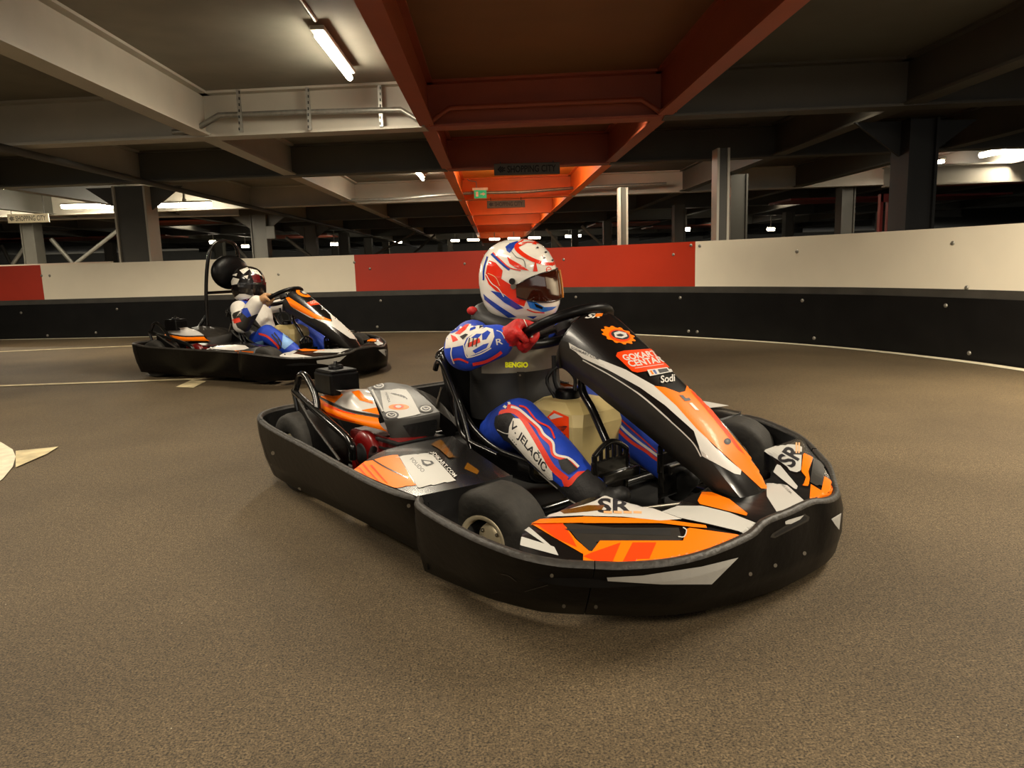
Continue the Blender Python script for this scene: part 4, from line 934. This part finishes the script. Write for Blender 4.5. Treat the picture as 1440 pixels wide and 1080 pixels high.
def fused(bones, vox=.006, it=4):
    """one continuous skin grown over the limbs; returns a P whose faces carry the cloth of the nearest limb"""
    bm = bmesh.new()
    for b in bones:
        if b[0] == 'c': capsule(bm, *b[1:5])
        else: ellipsoid(bm, b[1], b[2])
    me = bpy.data.meshes.new('t'); bm.to_mesh(me); bm.free()
    o = bpy.data.objects.new('t', me); C.objects.link(o)
    r = o.modifiers.new('r', 'REMESH'); r.mode = 'VOXEL'; r.voxel_size = vox
    s = o.modifiers.new('s', 'SMOOTH'); s.factor = .5; s.iterations = it
    dg = bpy.context.evaluated_depsgraph_get(); m2 = bpy.data.meshes.new_from_object(o.evaluated_get(dg))
    p = P(); p.v = [v.co.copy() for v in m2.vertices]; p.f = [list(f.vertices) for f in m2.polygons]
    bpy.data.objects.remove(o); bpy.data.meshes.remove(me); bpy.data.meshes.remove(m2)
    def dist(q, b):
        if b[0] == 'c':
            a, e = V(b[1]), V(b[2]); d = e-a; t = max(0, min(1, (q-a).dot(d)/max(d.length_squared, 1e-9))); return (q-a-d*t).length-(b[3]+(b[4]-b[3])*t)
        c, r = V(b[1]), b[2]; u = V(((q.x-c.x)/r[0], (q.y-c.y)/r[1], (q.z-c.z)/r[2])); return (u.length-1)*min(r)
    for f in p.f:
        q = sum((p.v[i] for i in f), V())/len(f); p.m.append(min(bones, key=lambda b: dist(q, b))[-1]); p.sm.append(True)
    return p
def hand_bones(G, T, W, mt, r=.0132, gap=.0242, tube=.0165):
    """palm, four fingers closing round a bar at G with direction T, and a thumb; W = wrist"""
    G, T, W = V(G), V(T).normalized(), V(W); n = G-W; n = (n-T*n.dot(T)).normalized(); up = n.cross(T).normalized()
    if up.z < 0: up = -up
    B = []; R = tube+r*.95
    K = [G-n*.016+T*(gap*(i-1.5))+up*(R+.002) for i in range(4)]
    root = W+n*.012
    for i in range(4): B.append(('c', root+T*(.010*(i-1.5)), K[i]-n*.006-up*.004, .026, .019, mt))
    ln = (.86, 1.0, .95, .78)
    for i in range(4):
        c = G+T*(gap*(i-1.5)); pts = [K[i]]
        for j in range(1, 6):
            a = math.radians(118-j*44*ln[i]); pts.append(c+(n*math.cos(a)+up*math.sin(a))*R)
        for a, b in zip(pts, pts[1:]): B.append(('c', a, b, r, r*.97, mt))
    B.append(('c', W+n*.005, G-n*.042+up*.004, .037, .031, mt)); B.append(('c', G-n*.040-T*.025+up*.010, G-n*.040+T*.025+up*.004, .026, .027, mt))
    c = G+T*(gap*2.3); q = [root+T*.022-up*.004, G+T*(gap*1.9)-n*.034+up*.004, c-n*(R+.001)-up*.006, c-n*.012-up*R]
    for a, b in zip(q, q[1:]): B.append(('c', a, b, .0135, .0115, mt))
    return B
HPROF = [(1.0,.001,.001,.001), (.985,.030,.032,.028), (.93,.058,.060,.053), (.82,.083,.085,.076), (.65,.104,.106,.094), (.42,.121,.122,.107), (.15,.130,.130,.113), (-.12,.135,.131,.115), (-.40,.138,.126,.114), (-.62,.138,.116,.109), (-.80,.130,.104,.101), (-.93,.118,.092,.091), (-1.0,.104,.082,.080)]
def helmet_surface(F, h, az, off=0, S=1.0):
    for a, b in zip(HPROF, HPROF[1:]):
        if h <= a[0] and h >= b[0]: t = (a[0]-h)/(a[0]-b[0]); break
    f, bk, s = [a[i]+(b[i]-a[i])*t for i in (1, 2, 3)]
    c, sn = math.cos(az), math.sin(az)
    x = (abs(c)**.9*(1 if c > 0 else -1))*((f if c > 0 else bk)+off); y = sn*(s+off)
    return F @ V((x*S, y*S, (h*.128+off*max(0, h))*S))
def helmet(F, base, S=1.0):
    hs = []
    for a, b in zip(HPROF, HPROF[1:]):
        k_ = 4
        hs += [a[0]+(b[0]-a[0])*i/k_ for i in range(k_)]
    hs.append(-1.0)
    rows = [[helmet_surface(F, h, 2*math.pi*j/72, 0, S) for j in range(72)] for h in hs]
    p = P().grid(rows, base, cu=True)
    inn = [F @ V(((F.inverted() @ q).x*.86, (F.inverted() @ q).y*.86, -.10*S)) for q in rows[-1]]
    p.grid([rows[-1], [lerp(a, b, .5)-V((0, 0, .006)) for a, b in zip(rows[-1], inn)], inn], 'dark', cu=True)
    return p
def visor(F, m, S=1.0, h0=-.50, h1=.24, A=76):
    p = P(); n = 40; rows = []
    for i in range(13):
        f = i/12; row = []
        for j in range(n+1):
            u = -1+2*j/n; w = 1-.62*abs(u)**3.2; hc = (h0+h1)/2-.05*abs(u)**2
            row.append(helmet_surface(F, hc+(f-.5)*(h1-h0)*w, math.radians(A)*u, .0045, S))
        rows.append(row)
    p.grid(rows, m)
    p.tube(rows[-1], .0022*S, 'helmet_black', n=6); p.tube(rows[0], .0022*S, 'helmet_black', n=6)
    return p
def frame_at(c, yaw, pitch=0, roll=0):
    return Matrix.Translation(V(c)) @ (Matrix.Rotation(math.radians(yaw), 4, 'Z') @ Matrix.Rotation(math.radians(pitch), 4, 'Y') @ Matrix.Rotation(math.radians(roll), 4, 'X'))
RING = V((.235, 0, .580)); E1, E2 = V((0, 1, 0)), V((.84, 0, .42)).normalized()
def rim_pt(deg):
    a = math.radians(deg); return RING+E1*(.145*math.cos(a))+E2*(.135*math.sin(a)), (E1*(-.145*math.sin(a))+E2*(.135*math.cos(a))).normalized()
def shoe(parent, ank, toe, m='dark'):
    a, t = V(ank), V(toe); p = fused([('c', a+V((0,0,.02)), a, .042, .046, 'gloss_black'), ('c', a+V((-.01,0,-.03)), t, .036, .026, 'gloss_black'), ('c', lerp(a, t, .6), t+V((.0,0,-.01)), .033, .024, 'gloss_black')], .006, 3)
    p.m = [m]*len(p.m); return p.build('shoe', parent)

def make_driver(pose, hero):
    g = pose
    lb, lk = ('suit_blue', 'suit_blue') if hero else ('suit_blue', 'suit_blue')
    arm = 'suit_blue' if hero else 'suit_white'; gl = 'glove_red' if hero else 'glove_tan'
    gr, tr = rim_pt(200); gl_, tl = rim_pt(-20)
    wr = (.140,-.196,.548); wl = (.130,.195,.548)
    er = (.085,-.266,.530) if hero else (.03,-.25,.385); el = (.06,.285,.51)
    hd = V((-.005,.022,.70)) if hero else V((-.10,0,.655)); sh = V((0,0,0)) if hero else V((-.055,0,-.045))
    bones = [('e', (.02,0,.225), (.105,.135,.095), 'suit_blue'), ('c', (.0,0,.25), (-.02,.005,.43), .115, .125, 'suit_black' if hero else 'suit_white'), ('e', (-.02,.005,.46), (.10,.155,.12), 'suit_black' if hero else 'suit_white'),
      ('c', (-.035,-.125,.545), (-.035,.135,.545), .058, .058, 'suit_black' if hero else 'suit_blue'), ('c', (-.03,.01,.56), (-.015,.02,.66), .050, .048, 'skin'), ('e', hd, (.082,.070,.090), 'skin'),
      ('c', (-.035,-.15,.540), er, .064, .066, arm), ('c', er, wr, .068, .052, arm), ('c', (-.035,.155,.540), el, .060, .058, arm), ('c', el, wl, .060, .043, arm),
      ('c', (.03,-.085,.235), (.19,-.160,.308), .084, .070, lb), ('c', (.19,-.160,.308), (.36,-.172,.228), .069, .064, lk), ('c', (.36,-.172,.228), (.500,-.175,.150), .064, .050, 'suit_blue'),
      ('c', (.03,.085,.235), (.215,.155,.325), .086, .072, lb), ('c', (.215,.155,.325), (.37,.150,.245), .072, .066, lk), ('c', (.37,.150,.245), (.535,.150,.155), .066, .050, 'suit_blue')]
    if not hero:
        bones = [(b[0], V(b[1])+(sh*.5 if i == 1 else sh), *b[2:]) if i in (2, 3, 4, 6, 8) else b for i, b in enumerate(bones)]
        bones = [(b[0], b[1], V(b[2])+sh, *b[3:]) if i in (1, 3, 4) else b for i, b in enumerate(bones)]
    bones += [('c', V(wr)-V((.035,-.018,.008)), V(wr)+V((.006,.004,.0)), .046, .040, gl), ('c', V(wl)-V((.035,.018,.008)), V(wl)+V((.006,-.004,0)), .046, .040, gl)] if hero else []
    bones += hand_bones(gr, tr*(-1), wr, gl)+hand_bones(gl_, tl, wl, gl)
    p = fused(bones, .0058 if hero else .0075, 3)
    ZZ = (600, 480, 9.0)
    if hero:
        # right sleeve
        S = lambda pts, m, **kw: p.decal(g, pts, m, ZH, seg=4, jump=.09, **kw)
        S([(110,880),(120,780),(165,720),(215,690),(260,680),(330,668),(400,690),(412,725),(350,760),(290,800),(268,850),(215,862)], 'suit_white')
        S([(278,850),(300,800),(360,750),(430,722),(480,735),(490,790),(455,870),(380,905),(300,935),(280,905)], 'suit_white')
        S([(130,770),(160,725),(195,700),(250,690),(290,700),(235,745),(190,765)], 'suit_blue'); S([(280,705),(310,700),(282,740),(240,775),(205,770)], 'suit_red')
        S([(330,672),(370,680),(352,735),(310,750)], 'suit_blue'); S([(385,690),(412,712),(380,735)], 'suit_black')
        S([(175,775),(210,790),(230,815),(190,830)], 'suit_red'); S([(240,790),(280,770),(300,775),(262,812)], 'suit_black')
        S([(295,840),(380,800),(388,830),(300,868)], 'suit_red'); S([(320,800),(360,770),(400,770),(372,800)], 'suit_blue'); S([(400,770),(440,745),(462,760),(430,810),(402,815)], 'suit_blue')
        S([(330,890),(410,845),(450,835),(430,870),(350,910)], 'suit_blue')
        for x in (300, 328, 356): p.ribbon(g, [(x,862),(x+10,800)], 1.6, 'suit_black', ZH, jump=.09)
        p.ribbon(g, [(268,850),(285,925),(310,935),(390,910),(465,870)], 1.6, 'suit_white', ZH, jump=.09); p.ribbon(g, [(185,850),(178,920),(200,985)], 1.6, 'suit_white', ZH, jump=.09)
        p.ribbon(g, [(195,955),(240,948),(300,972)], 2.6, 'suit_red', ZH, jump=.09); p.ribbon(g, [(330,985),(420,965),(500,925),(540,895)], 4.2, 'suit_red', ZH, jump=.09)
        # glove marks
        p.ribbon(g, [(505,745),(540,760),(565,800)], 1.0, 'suit_white', ZH, jump=.09); p.text(g, 'R', (498,808), (545,800), (505,850), 'suit_white', zoom=ZH); p.ribbon(g, [(650,660),(690,650),(715,690),(735,735)], 1.2, 'suit_white', ZH, jump=.09)
        p.text(g, 'G', (722,740), (760,735), (735,800), 'suit_white', zoom=ZH)
        # right leg
        L = lambda pts, m, **kw: p.decal(g, pts, m, ZC, seg=4, jump=.10, **kw)
        L([(330,385),(400,335),(470,320),(500,350),(470,400),(470,455),(560,560),(640,640),(700,690),(760,740),(880,660),(905,700),(880,800),(840,830),(770,815),(690,760),(560,640),(470,520),(400,430),(330,405)], 'suit_black')
        L([(488,352),(540,358),(590,440),(660,560),(705,640),(712,700),(690,700),(640,650),(560,575),(500,505),(460,458),(466,400)], 'suit_white')
        p.text(g, 'V. JELAČIĆ', (492,352), (688,612), (462,410), 'ink', bold=.02, zoom=ZC, seg=4, jump=.1)
        p.ribbon(g, [(395,325),(470,312),(530,345),(590,430),(650,530),(710,630),(790,700)], (5, 9), 'suit_red', ZC, jump=.1)
        L([(755,680),(800,700),(850,655),(898,650),(880,690),(800,738),(775,735)], 'suit_red')
        p.ribbon(g, [(455,288),(500,298),(560,350),(620,400),(650,450),(700,500),(720,560),(800,590),(850,632)], 6.2, 'suit_red', ZC, jump=.1)
        p.ribbon(g, [(475,290),(520,305),(585,360),(635,405),(660,445),(710,490),(725,555),(800,580),(855,628)], 3.2, 'suit_white', ZC, jump=.1)
        p.ribbon(g, [(520,285),(560,300),(620,370),(690,410),(720,470)], 2.4, 'suit_red', ZC, jump=.1)
        p.decal(g, [(812,672),(826,660),(850,680),(858,700),(830,720),(800,714),(797,692)], 'suit_black', seg=4, jump=.1)
        L([(740,590),(790,580),(850,640),(800,670),(760,640)], 'suit_black')
        p.ribbon(g, [(400,415),(440,435),(470,440)], 1.2, 'suit_white', ZC, jump=.1); p.ribbon(g, [(560,590),(640,660),(740,745)], 1.6, 'suit_white', ZC, jump=.1); p.ribbon(g, [(735,785),(790,800),(850,835)], 1.8, 'suit_white', ZC, jump=.1)
        p.decal(g, [(430,290),(440,280),(455,290),(445,300)], 'suit_white', ZC, jump=.1); p.decal(g, [(455,265),(470,262),(475,275),(462,280)], 'suit_white', ZC, jump=.1)
        # left leg stripes
        p.ribbon(g, [(990,222),(1060,255),(1130,345),(1210,420),(1290,470),(1340,510),(1400,545)], 4.4, 'suit_red', (586, 517, 4.0), jump=.2); p.ribbon(g, [(1040,222),(1100,265),(1150,330),(1220,395),(1300,455),(1360,500)], 3.4, 'suit_white', (586, 517, 4.0), jump=.2)
        p.ribbon(g, [(1130,275),(1190,330),(1280,410),(1350,475)], 2.0, 'suit_red', (586, 517, 4.0), jump=.2)
    else:
        Z2 = (170, 330, 3.6)
        for pts, m in (([(560,400),(600,385),(640,400),(700,440),(690,480),(640,500),(590,470)], 'plastic_grey'), ([(590,375),(640,370),(660,410),(640,420)], 'suit_blue'), ([(640,420),(690,400),(720,420),(690,440)], 'suit_black'), ([(560,430),(600,420),(610,440),(575,450)], 'suit_red')):
            p.decal(g, pts, m, Z2, seg=3, jump=.1)
        p.ribbon(g, [(690,500),(740,515),(790,560),(800,580)], 3, 'suit_red', Z2, jump=.1); p.ribbon(g, [(770,500),(800,540),(815,575)], 6, 'suit_black', Z2, jump=.1)
        p.decal(g, [(820,500),(860,490),(880,540),(830,580),(815,570)], 'suit_light', Z2, seg=3, jump=.1); p.decal(g, [(680,545),(720,535),(725,565),(690,568)], 'suit_light', Z2, seg=3, jump=.1)
    body = p.build('person')
    # shoes
    shoe(body, (.515,-.172,.125), (.575,-.135,.155), 'vest_black'); shoe(body, (.552,.150,.130), (.605,.130,.155), 'vest_black')
    # helmet
    if hero:
        F = frame_at((-.004,.022,.727), 27, 2, 6); h = helmet(F, 'helmet_white', 1.0)
        Fm = F @ Matrix.Scale(-1, 4, V((0, 1, 0))) @ F.inverted(); hm = lambda q: Fm @ q
        D = lambda pts, m: h.decal(g, pts, m, ZH, seg=5, jump=.14, mirror=hm)
        D([(440,270),(455,238),(500,255),(550,310),(540,370),(600,408),(700,470),(722,522),(705,570),(640,545),(560,480),(505,460),(450,410),(425,350)], 'helmet_red')
        D([(462,455),(540,472),(640,540),(702,582),(650,592),(560,540)], 'helmet_blue'); D([(412,478),(440,505),(540,575),(650,645),(590,650),(480,570),(420,520)], 'helmet_blue')
        D([(570,140),(600,115),(655,98),(668,104),(620,160),(600,185),(580,170)], 'helmet_blue')
        h.ribbon(g, [(715,98),(650,140),(690,190),(770,235),(860,262),(935,262)], (7, 4), 'helmet_red', ZH, mirror=hm); h.ribbon(g, [(690,115),(735,108),(810,115),(870,155),(915,210),(935,255)], 1.2, 'helmet_red', ZH, mirror=hm)
        h.ribbon(g, [(470,190),(515,235),(560,275),(600,305)], 3.4, 'helmet_blue', ZH, mirror=hm); h.ribbon(g, [(480,182),(540,240),(600,290),(680,312)], 1.6, 'helmet_red', ZH, mirror=hm)
        D([(580,205),(600,225),(680,270),(740,312),(660,300),(600,262)], 'helmet_red'); D([(768,318),(785,230),(802,318)], 'helmet_red')
        h.ribbon(g, [(610,170),(650,215),(700,235),(715,290)], .8, 'ink', ZH, mirror=hm); h.ribbon(g, [(440,210),(415,300),(412,380)], 2.2, 'helmet_blue', ZH, mirror=hm)
        D([(715,512),(770,530),(850,575),(940,570),(905,595),(840,612),(745,580)], 'helmet_light'); D([(775,545),(840,575),(835,590),(790,575)], 'helmet_black')
        D([(720,640),(800,640),(770,660)], 'helmet_blue'); h.ribbon(g, [(725,590),(780,610),(850,615)], 1.6, 'helmet_red', ZH, mirror=hm)
        for q in ((800,147),(860,180),(850,220),(908,238)): h.ell(g, q, 9, 7, 'ink', zoom=ZH, n=8)
        h.ell(g, (882,305), 20, 22, 'helmet_red', zoom=ZH, n=14); h.ell(g, (882,305), 14, 15, 'helmet_white', zoom=ZH, n=14); h.ribbon(g, [(870,305),(895,302)], 1.2, 'helmet_red', ZH, mirror=hm)
        h.ribbon(g, [(430,335),(470,400),(520,440),(560,500)], 1.2, 'helmet_white', ZH, mirror=hm); h.ribbon(g, [(445,330),(500,360),(530,420)], 1.0, 'pale_orange', ZH, mirror=hm)
    else:
        F = frame_at((-.115,-.005,.685), -4, 12, 0); h = helmet(F, 'helmet_black', 1.04)
        Z2 = (170, 330, 3.6); D = lambda pts, m: h.decal(g, pts, m, Z2, seg=3, jump=.14)
        D([(545,240),(560,215),(600,225),(590,250),(560,255)], 'helmet_white'); D([(600,180),(640,165),(650,175),(620,200)], 'helmet_white'); D([(650,170),(690,180),(715,210),(690,200),(660,190)], 'helmet_white')
        D([(660,205),(700,200),(710,240),(680,260)], 'helmet_maroon'); D([(560,330),(600,300),(650,300),(690,290),(640,330),(580,345)], 'helmet_white'); D([(680,270),(715,250),(720,285),(690,300)], 'helmet_white')
        D([(560,205),(590,195),(585,210)], 'helmet_white'); D([(610,330),(660,320),(650,340)], 'helmet_maroon'); D([(620,210),(645,205),(640,225)], 'helmet_white')
    hob = h.build('helmet', body)
    v = visor(F, 'visor' if hero else 'helmet_black', 1.0 if hero else 1.04)
    v.build('visor', hob)
    q = P()
    for s in (-1, 1): q.tube([helmet_surface(F, .06, s*math.radians(80), .002), helmet_surface(F, .06, s*math.radians(80), .012)], .010, 'helmet_black', n=16); q.tube([helmet_surface(F, -.06, s*math.radians(79), .002), helmet_surface(F, -.06, s*math.radians(79), .009)], .009, 'steel', n=16)
    q.build('visor_pivot', hob)
    if hero:
        q = P().tube([helmet_surface(F, .20-.68*i/6, math.radians(9), .010) for i in range(7)], .004, 'visor_amber', n=6); q.build('visor_tear_off', hob)
        # neck brace
        q = P(); ring = [V((-.030+.100*math.cos(a), .018+.112*math.sin(a), .592-.030*math.cos(a))) for a in [2*math.pi*i/40 for i in range(40)]]
        q.tube(ring, .033, 'vest_black', n=12, closed=True); q.ball((-.085,-.110,.628), (.02,.016,.014), 'glove_red'); q.build('neck_brace', body)
        # rib protector
        q = P(); rows = []
        for i in range(15):
            z = .285+.235*i/14; rows.append([V((-.012+(.128+.006*math.sin(i*.6))*math.cos(a), .005+(.166)*math.sin(a), z)) for a in [2*math.pi*j/60 for j in range(60)]])
        q.grid(rows, 'vest_black', cu=True, mf=lambda i, j: 'vest_grey' if i > 8 and (j < 13 or j > 46) else 'vest_black')
        q.grid([rows[-1], [lerp(v, V((-.012, .005, v.z)), .12)+V((0,0,.004)) for v in rows[-1]]], 'vest_black', cu=True)
        q.text(g, 'BENGIO', (568,972), (732,972), (568,1012), 'yellow_glow', bold=.05, zoom=ZH, seg=4, jump=.2)
        q.decal(g, [(1140,385),(1235,385),(1250,690),(1175,690)], 'plastic_grey', (600,480,9.0), jump=.2); q.ell(g, (1180,428), 14, 14, 'steel', zoom=(600,480,9.0), n=8)
        for i in range(9): q.ribbon(g, [(600+i*6,470+i*38),(660+i*5,480+i*38)], 1.2, 'plastic_grey', (600,480,9.0), jump=.2)
        q.build('rib_protector', body)
    body.location = (pose.x, pose.y, 0); body.rotation_euler = (0, 0, pose.a)
    return body
pa = make_driver(K1, True)
tag(pa, 'driver in blue racing suit, red gloves and red and white helmet steering the foreground kart', 'person', 'kart drivers')
pb = make_driver(K2, False)
tag(pb, 'small driver in dark patterned helmet seated in the kart by the barrier', 'person', 'kart drivers')
